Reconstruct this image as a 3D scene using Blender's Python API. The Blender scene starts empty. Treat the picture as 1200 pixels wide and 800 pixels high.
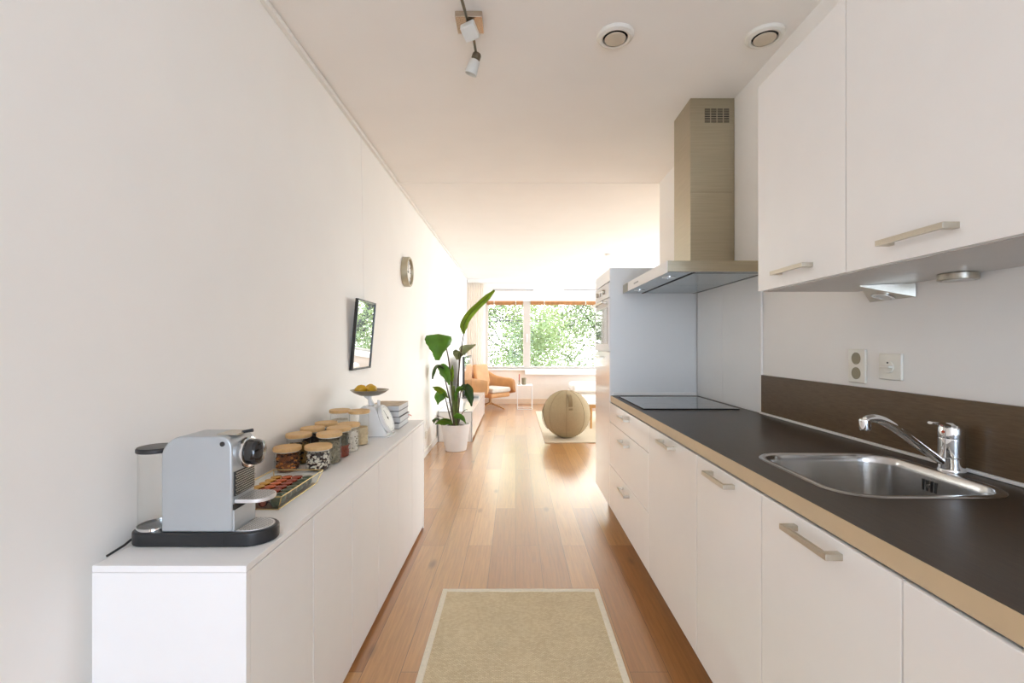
import bpy, bmesh, math, random
from mathutils import Vector, Matrix
random.seed(11)
PI = math.pi
scene = bpy.context.scene
C = scene.collection
F, VX, VY, H = 540.0, 604.0, 404.0, 1.2415      # focal length in px, principal point, eye height


def at(px, py, Y):
    return Vector(((px - VX) * Y / F, Y, H - (py - VY) * Y / F))


# ------------------------------------------------------------------ materials
MATS = {}


def srgb(r, g, b):
    def f(c):
        c /= 255.0
        return c / 12.92 if c <= .04045 else ((c + .055) / 1.055) ** 2.4
    return (f(r), f(g), f(b), 1)


def newmat(name):
    m = bpy.data.materials.new(name)
    m.use_nodes = True
    nt = m.node_tree
    MATS[name] = m
    return m, nt, nt.nodes['Principled BSDF'], nt.nodes['Material Output']


def setin(b, **kw):
    for k, v in kw.items():
        b.inputs[k.replace('_', ' ')].default_value = v


def mat(name, col, rough=.5, metal=0., var=.04, scale=12., bump=0., bscale=200., coat=0., stretch=None, **kw):
    """procedural material: base colour with a soft noise variation and optional bump"""
    m, nt, b, out = newmat(name)
    L = nt.links.new
    tc = nt.nodes.new('ShaderNodeTexCoord')
    mp = nt.nodes.new('ShaderNodeMapping')
    L(tc.outputs['Object'], mp.inputs['Vector'])
    if stretch:
        mp.inputs['Scale'].default_value = stretch
    n = nt.nodes.new('ShaderNodeTexNoise')
    n.inputs['Scale'].default_value = scale
    n.inputs['Detail'].default_value = 4
    L(mp.outputs[0], n.inputs['Vector'])
    r = nt.nodes.new('ShaderNodeValToRGB')
    c = Vector(col[:3])
    lo = c * (1 - var)
    hi = c * (1 + var)
    r.color_ramp.elements[0].position = .3
    r.color_ramp.elements[1].position = .7
    r.color_ramp.elements[0].color = (*lo, 1)
    r.color_ramp.elements[1].color = (*[min(1, x) for x in hi], 1)
    L(n.outputs['Fac'], r.inputs[0])
    L(r.outputs[0], b.inputs['Base Color'])
    setin(b, Roughness=rough, Metallic=metal)
    if coat:
        b.inputs['Coat Weight'].default_value = coat
        b.inputs['Coat Roughness'].default_value = .04
    if bump:
        n2 = nt.nodes.new('ShaderNodeTexNoise')
        n2.inputs['Scale'].default_value = bscale
        L(mp.outputs[0], n2.inputs['Vector'])
        bp = nt.nodes.new('ShaderNodeBump')
        bp.inputs['Strength'].default_value = bump
        bp.inputs['Distance'].default_value = .002
        L(n2.outputs['Fac'], bp.inputs['Height'])
        L(bp.outputs[0], b.inputs['Normal'])
    for k, v in kw.items():
        b.inputs[k.replace('_', ' ')].default_value = v
    return m


def thin_glass(name, tint=(1, 1, 1, 1), ior=1.45, rough=0.0, mirror=1.0):
    m, nt, b, out = newmat(name)
    nt.nodes.remove(b)
    L = nt.links.new
    t = nt.nodes.new('ShaderNodeBsdfTransparent')
    t.inputs[0].default_value = tint
    g = nt.nodes.new('ShaderNodeBsdfGlossy')
    g.inputs['Roughness'].default_value = rough
    fr = nt.nodes.new('ShaderNodeFresnel')
    fr.inputs[0].default_value = ior
    mu = nt.nodes.new('ShaderNodeMath')
    mu.operation = 'MULTIPLY'
    mu.inputs[1].default_value = mirror
    L(fr.outputs[0], mu.inputs[0])
    ge = nt.nodes.new('ShaderNodeNewGeometry')
    inv = nt.nodes.new('ShaderNodeMath')
    inv.operation = 'SUBTRACT'
    inv.inputs[0].default_value = mirror
    L(ge.outputs['Backfacing'], inv.inputs[1])
    inv.use_clamp = True
    L(inv.outputs[0], mu.inputs[1])
    mx = nt.nodes.new('ShaderNodeMixShader')
    L(mu.outputs[0], mx.inputs[0])
    L(t.outputs[0], mx.inputs[1])
    L(g.outputs[0], mx.inputs[2])
    L(mx.outputs[0], out.inputs[0])
    return m


WALLC = (.91, .90, .875, 1)
mat('wall_paint', WALLC, .85, var=.012, scale=3, bump=.06, bscale=300)
mat('ceiling_paint', (.91, .895, .87, 1), .9, var=.012, scale=3)
mat('bounce_tinted_wall', (.86, .79, .70, 1), .7, var=.02)  # white wall below the window, warm bounced sunlight put into its colour
mat('cream_skirting', (.80, .62, .45, 1), .6, var=.02)
mat('white_trim', (.86, .85, .82, 1), .5, var=.01)
mat('window_frame_paint', (.62, .56, .50, 1), .4, var=.01)
mat('gloss_white', (.90, .895, .88, 1), .12, var=.006, coat=.3)
mat('satin_white', (.88, .875, .87, 1), .42, var=.006)
mat('carcass_white', (1.0, 1.0, .99, 1), .6, var=.01)
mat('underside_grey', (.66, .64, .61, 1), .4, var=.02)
mat('plinth_beige', (.42, .33, .23, 1), .5, var=.05)
mat('champagne_edge', srgb(204, 182, 148), .42, var=.03)
mat('brushed_steel', (.56, .52, .44, 1), .30, 1., var=.05, scale=6, stretch=(1, 40, 60), bump=.03, bscale=60)
mat('hood_steel', (.46, .415, .31, 1), .34, 1., var=.06, scale=5, stretch=(1, 1, 30))
mat('chrome', (.80, .80, .80, 1), .06, 1., var=.01)
mat('sink_steel', (.56, .55, .535, 1), .22, 1., var=.05, scale=5, stretch=(1, 1, 8))
mat('panel_steel', (.80, .82, .82, 1), .42, .12, var=.015, scale=3)
mat('splash_glass', (.84, .86, .86, 1), .10, .0, var=.015, scale=3)
mat('filter_steel', (.42, .46, .47, 1), .22, .85, var=.03)
mat('black_glass', (.012, .013, .015, 1), .05, var=.02, coat=.6)
mat('black_plastic', (.018, .019, .021, 1), .32, var=.05)
mat('black_gloss', (.010, .010, .011, 1), .10, var=.05, coat=.5)
mat('dark_gap', (.03, .028, .025, 1), .8, var=.05)
mat('silver_paint', (.50, .53, .55, 1), .38, .55, var=.02)
mat('perforated_dark', (.05, .048, .045, 1), .45, .5, var=.05)
mat('silver_dot', (.55, .52, .46, 1), .3, 1., var=.02)
mat('grid_metal', (.72, .71, .70, 1), .4, .5, var=.03)
mat('bamboo', srgb(214, 176, 122), .5, var=.10, scale=14, stretch=(3, 30, 3))
mat('silicone', (.78, .76, .70, 1), .5)
mat('brass', (.60, .45, .20, 1), .28, 1., var=.06)
mat('lemon_yellow', srgb(206, 160, 30), .45, var=.12, scale=20, bump=.15, bscale=150)
mat('pan_metal', (.30, .27, .21, 1), .32, .9, var=.08)
mat('scale_enamel', (.80, .81, .81, 1), .22, var=.01, coat=.3)
mat('dial_white', (.86, .86, .83, 1), .4)
mat('ink', (.03, .03, .03, 1), .6)
mat('book_grey', (.55, .56, .57, 1), .5, var=.05)
mat('book_cover_tan', (.40, .31, .20, 1), .5, var=.3, scale=25)
mat('book_dark', (.06, .06, .07, 1), .5, var=.1)
mat('paper', (.80, .78, .74, 1), .8, var=.05, scale=40, stretch=(1, 1, 60))
mat('ribbon_red', srgb(205, 70, 30), .6)
mat('mirror_silver', (.92, .93, .92, 1), .005, 1., var=.002)
mat('frame_black', (.015, .015, .014, 1), .35)
mat('clock_rim', (.45, .41, .30, 1), .35, .7, var=.05)
mat('pot_white', (.80, .78, .76, 1), .55, var=.03, bump=.3, bscale=60)
mat('soil', (.05, .035, .02, 1), .95, var=.4, scale=60, bump=.8, bscale=90)
mat('stem_green', srgb(96, 110, 48), .5, var=.15)
mat('stem_dark', srgb(70, 58, 40), .55, var=.15)


def leaf_mat(name, col, back=None, trans=.35, rough=.38):
    m, nt, b, out = newmat(name)
    L = nt.links.new
    tc = nt.nodes.new('ShaderNodeTexCoord')
    n = nt.nodes.new('ShaderNodeTexNoise')
    n.inputs['Scale'].default_value = 9
    L(tc.outputs['Object'], n.inputs['Vector'])
    r = nt.nodes.new('ShaderNodeValToRGB')
    c = Vector(col[:3])
    r.color_ramp.elements[0].position = .32
    r.color_ramp.elements[1].position = .68
    r.color_ramp.elements[0].color = (*(c * .72), 1)
    r.color_ramp.elements[1].color = (*(c * 1.25), 1)
    L(n.outputs['Fac'], r.inputs[0])
    L(r.outputs[0], b.inputs['Base Color'])
    setin(b, Roughness=rough)
    t = nt.nodes.new('ShaderNodeBsdfTranslucent')
    t.inputs[0].default_value = (c[0] * 1.2, c[1] * 1.2, c[2] * .6, 1)
    mx = nt.nodes.new('ShaderNodeMixShader')
    mx.inputs[0].default_value = trans
    L(b.outputs[0], mx.inputs[1])
    L(t.outputs[0], mx.inputs[2])
    L(mx.outputs[0], out.inputs[0])
    return m


leaf_mat('leaf_bright', srgb(138, 168, 48))
leaf_mat('leaf_mid', srgb(92, 142, 40))
leaf_mat('leaf_dark', srgb(52, 84, 30))
leaf_mat('leaf_pale', srgb(138, 146, 104), trans=.25)
leaf_mat('tree_leaf', (.22, .265, .13, 1), trans=.45, rough=.5)
leaf_mat('tree_leaf_pale', (.25, .29, .165, 1), trans=.45, rough=.5)
mat('bark', (.08, .07, .06, 1), .9, var=.3)
mat('grass', (.05, .055, .035, 1), .9, var=.2)
mat('orange_leather', srgb(202, 150, 98), .42, var=.08, scale=8, bump=.1, bscale=120)
mat('grey_cushion', (.62, .56, .48, 1), .9, var=.05)
mat('gold_wood', srgb(200, 150, 92), .4, var=.1, scale=8, stretch=(8, 8, 1))
mat('white_metal', (.82, .81, .79, 1), .4)
mat('candle_red', srgb(190, 96, 80), .5)
mat('cup_olive', srgb(132, 120, 92), .5)
mat('ball_felt', srgb(166, 149, 118), .95, var=.05, scale=60, bump=.25, bscale=260)
mat('ball_felt_dark', srgb(136, 119, 90), .95, var=.05)
mat('seam', srgb(120, 104, 74), .9)
mat('mat_beige', srgb(214, 200, 176), .95, var=.05, scale=60, bump=.4, bscale=300)
mat('white_fabric', (.82, .81, .78, 1), .9, var=.03, bump=.2, bscale=200)
mat('outlet_cream', (.82, .80, .72, 1), .35)
mat('outlet_recess', (.30, .27, .18, 1), .5)
mat('blind_wood', srgb(196, 138, 84), .5, var=.15, scale=4, stretch=(3, 1, 1))
mat('vent_white', (.78, .76, .70, 1), .45)
mat('vent_cream', (.62, .55, .44, 1), .6)
mat('lamp_plate', (.55, .46, .36, 1), .25, .9, var=.03)
mat('lamp_dark', (.20, .17, .12, 1), .35, .9)
mat('frosted_glass', (.86, .86, .82, 1), .35, var=.01, Transmission_Weight=.25)
mat('rail_grey', (.50, .48, .47, 1), .4, .4)
mat('tv_screen', (.03, .032, .035, 1), .03, var=.02, coat=1.)
mat('grey_plastic', (.40, .40, .40, 1), .4)
mat('nut_brown', srgb(122, 72, 38), .5, var=.3, scale=40)
mat('nut_dark', srgb(70, 36, 28), .5, var=.3, scale=40)
mat('nut_orange', srgb(190, 120, 50), .5, var=.2, scale=40)
mat('flake_white', srgb(225, 220, 205), .6, var=.05)
mat('flake_dark', srgb(58, 40, 34), .5, var=.3, scale=40)
mat('seed_grey', srgb(138, 130, 108), .6, var=.25, scale=60)
mat('seed_dark', srgb(88, 84, 66), .6, var=.25, scale=60)
mat('spice_red', srgb(128, 56, 32), .8, var=.25, scale=80)
mat('coffee_dark', srgb(38, 28, 22), .5, var=.3, scale=50)
mat('amber_tea', srgb(132, 98, 40), .7, var=.35, scale=50)
mat('pale_grain', srgb(205, 186, 150), .8, var=.12, scale=90)
mat('white_grain', srgb(220, 214, 200), .8, var=.10, scale=90)
mat('cap_gold', srgb(200, 150, 60), .25, .75, var=.05)
mat('cap_orange', srgb(200, 92, 36), .25, .7, var=.05)
mat('cap_copper', srgb(150, 58, 34), .25, .7, var=.05)
mat('cap_green', srgb(62, 78, 52), .28, .7, var=.05)
thin_glass('clear_glass', (.99, .992, .99, 1), 1.35)
thin_glass('tray_glass', (.94, .96, .93, 1), 1.9, .08)
thin_glass('window_glass', (.97, .98, .98, 1), 1.25)


def m_floor():
    m, nt, b, out = newmat('oak_floor')
    L = nt.links.new
    N = nt.nodes.new
    tc = N('ShaderNodeTexCoord')
    sp = N('ShaderNodeSeparateXYZ')
    L(tc.outputs['Object'], sp.inputs[0])
    cb = N('ShaderNodeCombineXYZ')
    L(sp.outputs['Y'], cb.inputs['X'])
    L(sp.outputs['X'], cb.inputs['Y'])
    br = N('ShaderNodeTexBrick')
    br.offset = .37
    br.offset_frequency = 2
    setin(br, Scale=1., Mortar_Size=.0011, Mortar_Smooth=.3, Bias=0., Brick_Width=1.75, Row_Height=.145)
    br.inputs['Color1'].default_value = (0, 0, 0, 1)
    br.inputs['Color2'].default_value = (1, 1, 1, 1)
    br.inputs['Mortar'].default_value = (.5, .5, .5, 1)
    L(cb.outputs[0], br.inputs['Vector'])
    ramp = N('ShaderNodeValToRGB')
    e = ramp.color_ramp.elements
    e[0].color = srgb(172, 117, 62)
    e[1].color = srgb(206, 157, 98)
    e.new(.5).color = srgb(190, 138, 78)
    L(br.outputs['Color'], ramp.inputs[0])
    # grain: noise stretched along the boards, shifted per board
    mp = N('ShaderNodeMapping')
    mp.inputs['Scale'].default_value = (1.3, 26, 1)
    L(cb.outputs[0], mp.inputs['Vector'])
    ad = N('ShaderNodeVectorMath')
    ad.operation = 'ADD'
    L(mp.outputs[0], ad.inputs[0])
    sc = N('ShaderNodeVectorMath')
    sc.operation = 'SCALE'
    sc.inputs['Scale'].default_value = 7
    L(br.outputs['Color'], sc.inputs[0])
    L(sc.outputs[0], ad.inputs[1])
    n = N('ShaderNodeTexNoise')
    setin(n, Scale=3.2, Detail=7., Roughness=.62, Distortion=.5)
    L(ad.outputs[0], n.inputs['Vector'])
    gr = N('ShaderNodeValToRGB')
    gr.color_ramp.elements[0].position = .28
    gr.color_ramp.elements[1].position = .62
    gr.color_ramp.elements[0].color = (.66, .60, .52, 1)
    gr.color_ramp.elements[1].color = (1.04, 1.02, 1.0, 1)
    L(n.outputs['Fac'], gr.inputs[0])
    mu = N('ShaderNodeMix')
    mu.data_type = 'RGBA'
    mu.blend_type = 'MULTIPLY'
    mu.inputs['Factor'].default_value = .8
    L(ramp.outputs[0], mu.inputs['A'])
    L(gr.outputs[0], mu.inputs['B'])
    # knots
    mp2 = N('ShaderNodeMapping')
    mp2.inputs['Scale'].default_value = (1.1, 3.0, 1)
    L(cb.outputs[0], mp2.inputs['Vector'])
    vo = N('ShaderNodeTexVoronoi')
    vo.inputs['Scale'].default_value = 1.5
    vo.inputs['Randomness'].default_value = 1
    L(mp2.outputs[0], vo.inputs['Vector'])
    kr = N('ShaderNodeValToRGB')
    kr.color_ramp.elements[0].position = .03
    kr.color_ramp.elements[0].color = (.30, .22, .16, 1)
    kr.color_ramp.elements[1].position = .12
    kr.color_ramp.elements[1].color = (1, 1, 1, 1)
    L(vo.outputs['Distance'], kr.inputs[0])
    m2 = N('ShaderNodeMix')
    m2.data_type = 'RGBA'
    m2.blend_type = 'MULTIPLY'
    m2.inputs['Factor'].default_value = .75
    L(mu.outputs['Result'], m2.inputs['A'])
    L(kr.outputs[0], m2.inputs['B'])
    # joints between boards
    m3 = N('ShaderNodeMix')
    m3.data_type = 'RGBA'
    L(br.outputs['Fac'], m3.inputs['Factor'])
    L(m2.outputs['Result'], m3.inputs['A'])
    m3.inputs['B'].default_value = (.10, .055, .02, 1)
    L(m3.outputs['Result'], b.inputs['Base Color'])
    rr = N('ShaderNodeMapRange')
    rr.inputs['To Min'].default_value = .27
    rr.inputs['To Max'].default_value = .40
    L(n.outputs['Fac'], rr.inputs[0])
    L(rr.outputs[0], b.inputs['Roughness'])
    bp = N('ShaderNodeBump')
    bp.inputs['Strength'].default_value = .12
    bp.inputs['Distance'].default_value = .003
    L(n.outputs['Fac'], bp.inputs['Height'])
    L(bp.outputs[0], b.inputs['Normal'])
    b.inputs['Specular IOR Level'].default_value = .8
    b.inputs['Coat Weight'].default_value = 1.0
    b.inputs['Coat Roughness'].default_value = .22
    b.inputs['Coat IOR'].default_value = 1.6


m_floor()


def m_worktop(name, c1, c2, rough):
    m, nt, b, out = newmat(name)
    L = nt.links.new
    N = nt.nodes.new
    tc = N('ShaderNodeTexCoord')
    mp = N('ShaderNodeMapping')
    mp.inputs['Scale'].default_value = (60, 5, 60)
    L(tc.outputs['Object'], mp.inputs['Vector'])
    n = N('ShaderNodeTexNoise')
    setin(n, Scale=4., Detail=6., Roughness=.65)
    L(mp.outputs[0], n.inputs['Vector'])
    r = N('ShaderNodeValToRGB')
    r.color_ramp.elements[0].position = .3
    r.color_ramp.elements[1].position = .72
    r.color_ramp.elements[0].color = c1
    r.color_ramp.elements[1].color = c2
    L(n.outputs['Fac'], r.inputs[0])
    L(r.outputs[0], b.inputs['Base Color'])
    b.inputs['Roughness'].default_value = rough
    b.inputs['Specular IOR Level'].default_value = .32
    bp = N('ShaderNodeBump')
    bp.inputs['Strength'].default_value = .06
    bp.inputs['Distance'].default_value = .001
    L(n.outputs['Fac'], bp.inputs['Height'])
    L(bp.outputs[0], b.inputs['Normal'])


m_worktop('dark_worktop', (.030, .0195, .0115, 1), (.056, .037, .022, 1), .34)
m_worktop('brown_upstand', (.090, .055, .027, 1), (.150, .096, .050, 1), .34)


def m_jute():
    m, nt, b, out = newmat('jute')
    L = nt.links.new
    N = nt.nodes.new
    tc = N('ShaderNodeTexCoord')
    br = N('ShaderNodeTexBrick')
    br.offset = .5
    setin(br, Scale=1., Mortar_Size=.0011, Mortar_Smooth=1., Brick_Width=.012, Row_Height=.006, Bias=0.)
    br.inputs['Color1'].default_value = srgb(246, 232, 200)
    br.inputs['Color2'].default_value = srgb(228, 210, 172)
    br.inputs['Mortar'].default_value = srgb(196, 175, 132)
    L(tc.outputs['Object'], br.inputs['Vector'])
    n = N('ShaderNodeTexNoise')
    setin(n, Scale=5., Detail=3.)
    L(tc.outputs['Object'], n.inputs['Vector'])
    r = N('ShaderNodeValToRGB')
    r.color_ramp.elements[0].position = .3
    r.color_ramp.elements[1].position = .7
    r.color_ramp.elements[0].color = (.93, .92, .90, 1)
    r.color_ramp.elements[1].color = (1.04, 1.04, 1.03, 1)
    L(n.outputs['Fac'], r.inputs[0])
    mx = N('ShaderNodeMix')
    mx.data_type = 'RGBA'
    mx.blend_type = 'MULTIPLY'
    mx.inputs['Factor'].default_value = 1
    L(br.outputs['Color'], mx.inputs['A'])
    L(r.outputs[0], mx.inputs['B'])
    L(mx.outputs['Result'], b.inputs['Base Color'])
    b.inputs['Roughness'].default_value = .95
    bp = N('ShaderNodeBump')
    bp.inputs['Strength'].default_value = .7
    bp.inputs['Distance'].default_value = .003
    bp.invert = True
    L(br.outputs['Fac'], bp.inputs['Height'])
    L(bp.outputs[0], b.inputs['Normal'])


m_jute()
mat('jute_border', srgb(240, 232, 212), .9, var=.06, scale=80, bump=.4, bscale=400)


def m_curtain():
    m, nt, b, out = newmat('sheer_curtain')
    L = nt.links.new
    setin(b, Roughness=.9)
    b.inputs['Base Color'].default_value = (.95, .92, .87, 1)
    t = nt.nodes.new('ShaderNodeBsdfTranslucent')
    t.inputs[0].default_value = (.95, .90, .84, 1)
    mx = nt.nodes.new('ShaderNodeMixShader')
    mx.inputs[0].default_value = .6
    L(b.outputs[0], mx.inputs[1])
    L(t.outputs[0], mx.inputs[2])
    L(mx.outputs[0], out.inputs[0])


m_curtain()


# ------------------------------------------------------------------ mesh builder
class MB:
    def __init__(s):
        s.bm = bmesh.new()

    def add(s, tmp, mi=0, mtx=None):
        if mtx is not None:
            bmesh.ops.transform(tmp, matrix=mtx, verts=tmp.verts)
        vm = {v: s.bm.verts.new(v.co) for v in tmp.verts}
        for f in tmp.faces:
            try:
                nf = s.bm.faces.new([vm[v] for v in f.verts])
                nf.material_index = mi
                nf.smooth = f.smooth
            except ValueError:
                pass
        tmp.free()
        return s

    def box(s, x0, x1, y0, y1, z0, z1, bv=0., seg=2, mi=0, mtx=None):
        t = bmesh.new()
        bmesh.ops.create_cube(t, size=1)
        for v in t.verts:
            v.co = Vector(((x0 + x1) / 2 + v.co.x * (x1 - x0), (y0 + y1) / 2 + v.co.y * (y1 - y0), (z0 + z1) / 2 + v.co.z * (z1 - z0)))
        if bv:
            bmesh.ops.bevel(t, geom=list(t.edges), offset=bv, segments=seg, profile=.5, affect='EDGES')
        return s.add(t, mi, mtx)

    def prism(s, pts, a, b, axis='z', bv=0., mi=0, mtx=None, seg=2):
        """polygon pts extruded from a to b along axis; pts in the two other axes (x,y | x,z | y,z)"""
        t = bmesh.new()

        def P(p, h):
            return {'z': (p[0], p[1], h), 'y': (p[0], h, p[1]), 'x': (h, p[0], p[1])}[axis]
        v0 = [t.verts.new(P(p, a)) for p in pts]
        v1 = [t.verts.new(P(p, b)) for p in pts]
        n = len(pts)
        t.faces.new(v0)
        t.faces.new(list(reversed(v1)))
        for i in range(n):
            t.faces.new((v0[i], v1[i], v1[(i + 1) % n], v0[(i + 1) % n]))
        bmesh.ops.recalc_face_normals(t, faces=t.faces)
        if bv:
            cap = [e for e in t.edges if len({round(getattr(v.co, axis), 6) for v in e.verts}) == 1]
            bmesh.ops.bevel(t, geom=cap, offset=bv, segments=seg, profile=.5, affect='EDGES')
        return s.add(t, mi, mtx)

    def lathe(s, prof, c=(0, 0, 0), seg=32, axis='z', mi=0, mtx=None, smooth=True):
        """prof: list of (r, h); closed with caps where r == 0"""
        t = bmesh.new()
        rings = []
        for r, h in prof:
            ring = []
            for k in range(1 if r < 1e-6 else seg):
                a = 2 * PI * k / seg
                p = (r * math.cos(a), r * math.sin(a), h)
                if axis == 'x':
                    p = (h, p[0], p[1])
                elif axis == 'y':
                    p = (p[0], h, p[1])
                ring.append(t.verts.new(Vector(p) + Vector(c)))
            rings.append(ring)
        for A, B in zip(rings, rings[1:]):
            for k in range(seg):
                a0, a1 = A[k % len(A)], A[(k + 1) % len(A)]
                b0, b1 = B[k % len(B)], B[(k + 1) % len(B)]
                vs = []
                for v in (a0, a1, b1, b0):
                    if v not in vs:
                        vs.append(v)
                if len(vs) > 2:
                    try:
                        t.faces.new(vs)
                    except ValueError:
                        pass
        bmesh.ops.recalc_face_normals(t, faces=t.faces)
        return s.add(t, mi, mtx)

    def cyl(s, c, r, h0, h1, axis='z', seg=32, bv=0., mi=0, mtx=None):
        b = bv
        if b:
            prof = [(0, h0), (r - b, h0), (r, h0 + b), (r, h1 - b), (r - b, h1), (0, h1)]
        else:
            prof = [(0, h0), (r, h0), (r, h1), (0, h1)]
        return s.lathe(prof, c, seg, axis, mi, mtx)

    def ring(s, c, r0, r1, h0, h1, axis='z', seg=40, mi=0, mtx=None):
        return s.lathe([(r0, h0), (r1, h0), (r1, h1), (r0, h1), (r0, h0)], c, seg, axis, mi, mtx)

    def tube(s, pts, rad, seg=10, mi=0, caps=True, mtx=None, flat=1.0):
        pts = [Vector(p) for p in pts]
        if not isinstance(rad, (list, tuple)):
            rad = [rad] * len(pts)
        t = bmesh.new()
        rings = []
        up = Vector((0, 0, 1))
        n0 = None
        for i, p in enumerate(pts):
            d = (pts[min(i + 1, len(pts) - 1)] - pts[max(i - 1, 0)]).normalized()
            if n0 is None:
                ref = up if abs(d.z) < .9 else Vector((1, 0, 0))
                n0 = d.cross(ref).normalized()
            n0 = (n0 - d * n0.dot(d)).normalized()
            b = d.cross(n0)
            rings.append([t.verts.new(p + (n0 * math.cos(2 * PI * k / seg) + b * math.sin(2 * PI * k / seg) * flat) * rad[i]) for k in range(seg)])
        for A, B in zip(rings, rings[1:]):
            for k in range(seg):
                t.faces.new((A[k], A[(k + 1) % seg], B[(k + 1) % seg], B[k]))
        if caps:
            t.faces.new(rings[0])
            t.faces.new(rings[-1])
        bmesh.ops.recalc_face_normals(t, faces=t.faces)
        return s.add(t, mi, mtx)

    def ball(s, c, r, seg=24, rings=14, scale=(1, 1, 1), rot=None, mi=0):
        t = bmesh.new()
        bmesh.ops.create_uvsphere(t, u_segments=seg, v_segments=rings, radius=r)
        M = Matrix.Translation(c) @ (rot.to_4x4() if rot else Matrix()) @ Matrix.Diagonal((*scale, 1))
        return s.add(t, mi, M)

    def poly(s, pts, mi=0):
        vs = [s.bm.verts.new(p) for p in pts]
        s.bm.faces.new(vs).material_index = mi
        return s

    def grid(s, rows, mi=0, closed=False):
        g = [[s.bm.verts.new(p) for p in r] for r in rows]
        for A, B in zip(g, g[1:]):
            n = len(A)
            for k in range(n if closed else n - 1):
                s.bm.faces.new((A[k], A[(k + 1) % n], B[(k + 1) % n], B[k])).material_index = mi
        return s

    def build(s, name, mats, parent=None, loc=None, local=False, angle=35, flat=False):
        """vertices are in world space unless local; loc is the origin of a top-level mesh"""
        me = bpy.data.meshes.new(name)
        off = Vector((0, 0, 0))
        if not local:
            if parent is not None:
                off = world_loc(parent)
            elif loc is not None:
                off = Vector(loc)
        for v in s.bm.verts:
            v.co -= off
        s.bm.normal_update()
        s.bm.to_mesh(me)
        s.bm.free()
        if isinstance(mats, str):
            mats = [mats]
        for m in mats:
            me.materials.append(MATS[m])
        if not flat:
            me.polygons.foreach_set('use_smooth', [True] * len(me.polygons))
            me.set_sharp_from_angle(angle=math.radians(angle))
        o = bpy.data.objects.new(name, me)
        C.objects.link(o)
        if not flat:
            wn = o.modifiers.new('weighted_normal', 'WEIGHTED_NORMAL')
            wn.keep_sharp = True
        if parent is not None:
            o.parent = parent
        elif loc is not None:
            o.location = loc
        return o


def world_loc(o):
    v = Vector((0, 0, 0))
    while o is not None:
        v += o.location
        o = o.parent
    return v


def tag(o, label, cat, group=None, kind=None):
    o['label'] = label
    o['category'] = cat
    if group:
        o['group'] = group
    if kind:
        o['kind'] = kind
    return o


def thing(name, label, cat, loc, rz=0., group=None):
    o = bpy.data.objects.new(name, None)
    o.empty_display_size = .1
    C.objects.link(o)
    o.location = loc
    o.rotation_euler = (0, 0, rz)
    return tag(o, label, cat, group)


def dup(root, loc, rz=0., label=None, group=None):
    r = root.copy()
    C.objects.link(r)
    r.location = loc
    r.rotation_euler = (0, 0, rz)
    if label:
        r['label'] = label
    if group:
        r['group'] = group
    for ch in list(root.children):
        c = ch.copy()
        C.objects.link(c)
        c.parent = r
        for g in ch.children:
            d = g.copy()
            C.objects.link(d)
            d.parent = c
    return r


def struct(o):
    o['kind'] = 'structure'
    return o


# ------------------------------------------------------------------ setting
XL, XR = -1.01, 1.235                 # left wall, kitchen right wall
YB, YF = 9.70, -3.40                  # window wall at the far end, wall behind the camera
YK = 3.946                            # where the kitchen's right wall ends
XR2 = 3.55                            # living-room right wall
ZC, ZC2 = 2.63, 2.626

mb = MB()
mb.box(XL - .1, XR2 + .1, YF - .1, YB + .3, -.1, 0)
struct(mb.build('floor', 'oak_floor', flat=True))
mb = MB()
mb.box(XL - .1, XR2 + .1, YF - .1, YK, ZC, ZC + .2)
mb.box(XL - .1, XR2 + .1, YK, YB + .3, ZC2, ZC + .2)
struct(mb.build('ceiling', 'ceiling_paint', flat=True))
mb = MB()
mb.box(XL - .1, XL, YF - .1, YB + .3, 0, ZC)
struct(mb.build('wall_left', 'wall_paint', flat=True))
mb = MB()
mb.box(XR, XR + .1, YF - .1, YK, 0, ZC)
mb.box(XR + .1, XR2, YK - .1, YK, 0, ZC)
mb.box(XR2, XR2 + .1, YK - .1, 5.0, 0, ZC)
mb.box(XR2, XR2 + .1, 9.2, YB + .3, 0, ZC)
mb.box(XR2, XR2 + .1, 5.0, 9.2, 0, .25)
mb.box(XR2, XR2 + .1, 5.0, 9.2, 2.35, ZC)
struct(mb.build('wall_right', 'wall_paint', flat=True))
# window wall
WX0, WX1, WZ0, WZ1 = -.63, 3.05, .735, 2.165
mb = MB()
mb.box(XL, WX0, YB, YB + .3, 0, ZC2)
mb.box(WX1, XR2, YB, YB + .3, 0, ZC2)
mb.box(WX0, WX1, YB, YB + .3, WZ1, ZC2)
struct(mb.build('wall_back', 'wall_paint', flat=True))
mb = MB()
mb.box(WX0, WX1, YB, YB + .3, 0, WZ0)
struct(mb.build('wall_back_lower', 'bounce_tinted_wall', flat=True))
# wall behind the camera with a wide glazed door, unseen, added to light the room
DX0, DX1, DZ1 = -.45, 1.16, 2.45
mb = MB()
mb.box(XL, DX0, YF - .1, YF, 0, ZC)
mb.box(DX1, XR, YF - .1, YF, 0, ZC)
mb.box(DX0, DX1, YF - .1, YF, DZ1, ZC)
struct(mb.build('wall_front', 'wall_paint', flat=True))
mb = MB()
for x0, x1 in ((DX0, DX0 + .07), (DX1 - .07, DX1), (.31, .39)):
    mb.box(x0, x1, YF - .08, YF - .02, 0, DZ1, .004)
for z0, z1 in ((0, .10), (DZ1 - .07, DZ1)):
    mb.box(DX0, DX1, YF - .08, YF - .02, z0, z1, .004)
d1 = struct(mb.build('added_door', 'window_frame_paint', loc=(.075, YF - .05, 0)))
mb = MB()
mb.box(DX0 + .06, .32, YF - .054, YF - .048, .09, DZ1 - .06)
mb.box(.38, DX1 - .06, YF - .054, YF - .048, .09, DZ1 - .06)
struct(mb.build('door_glass', 'window_glass', d1, flat=True))

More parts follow.
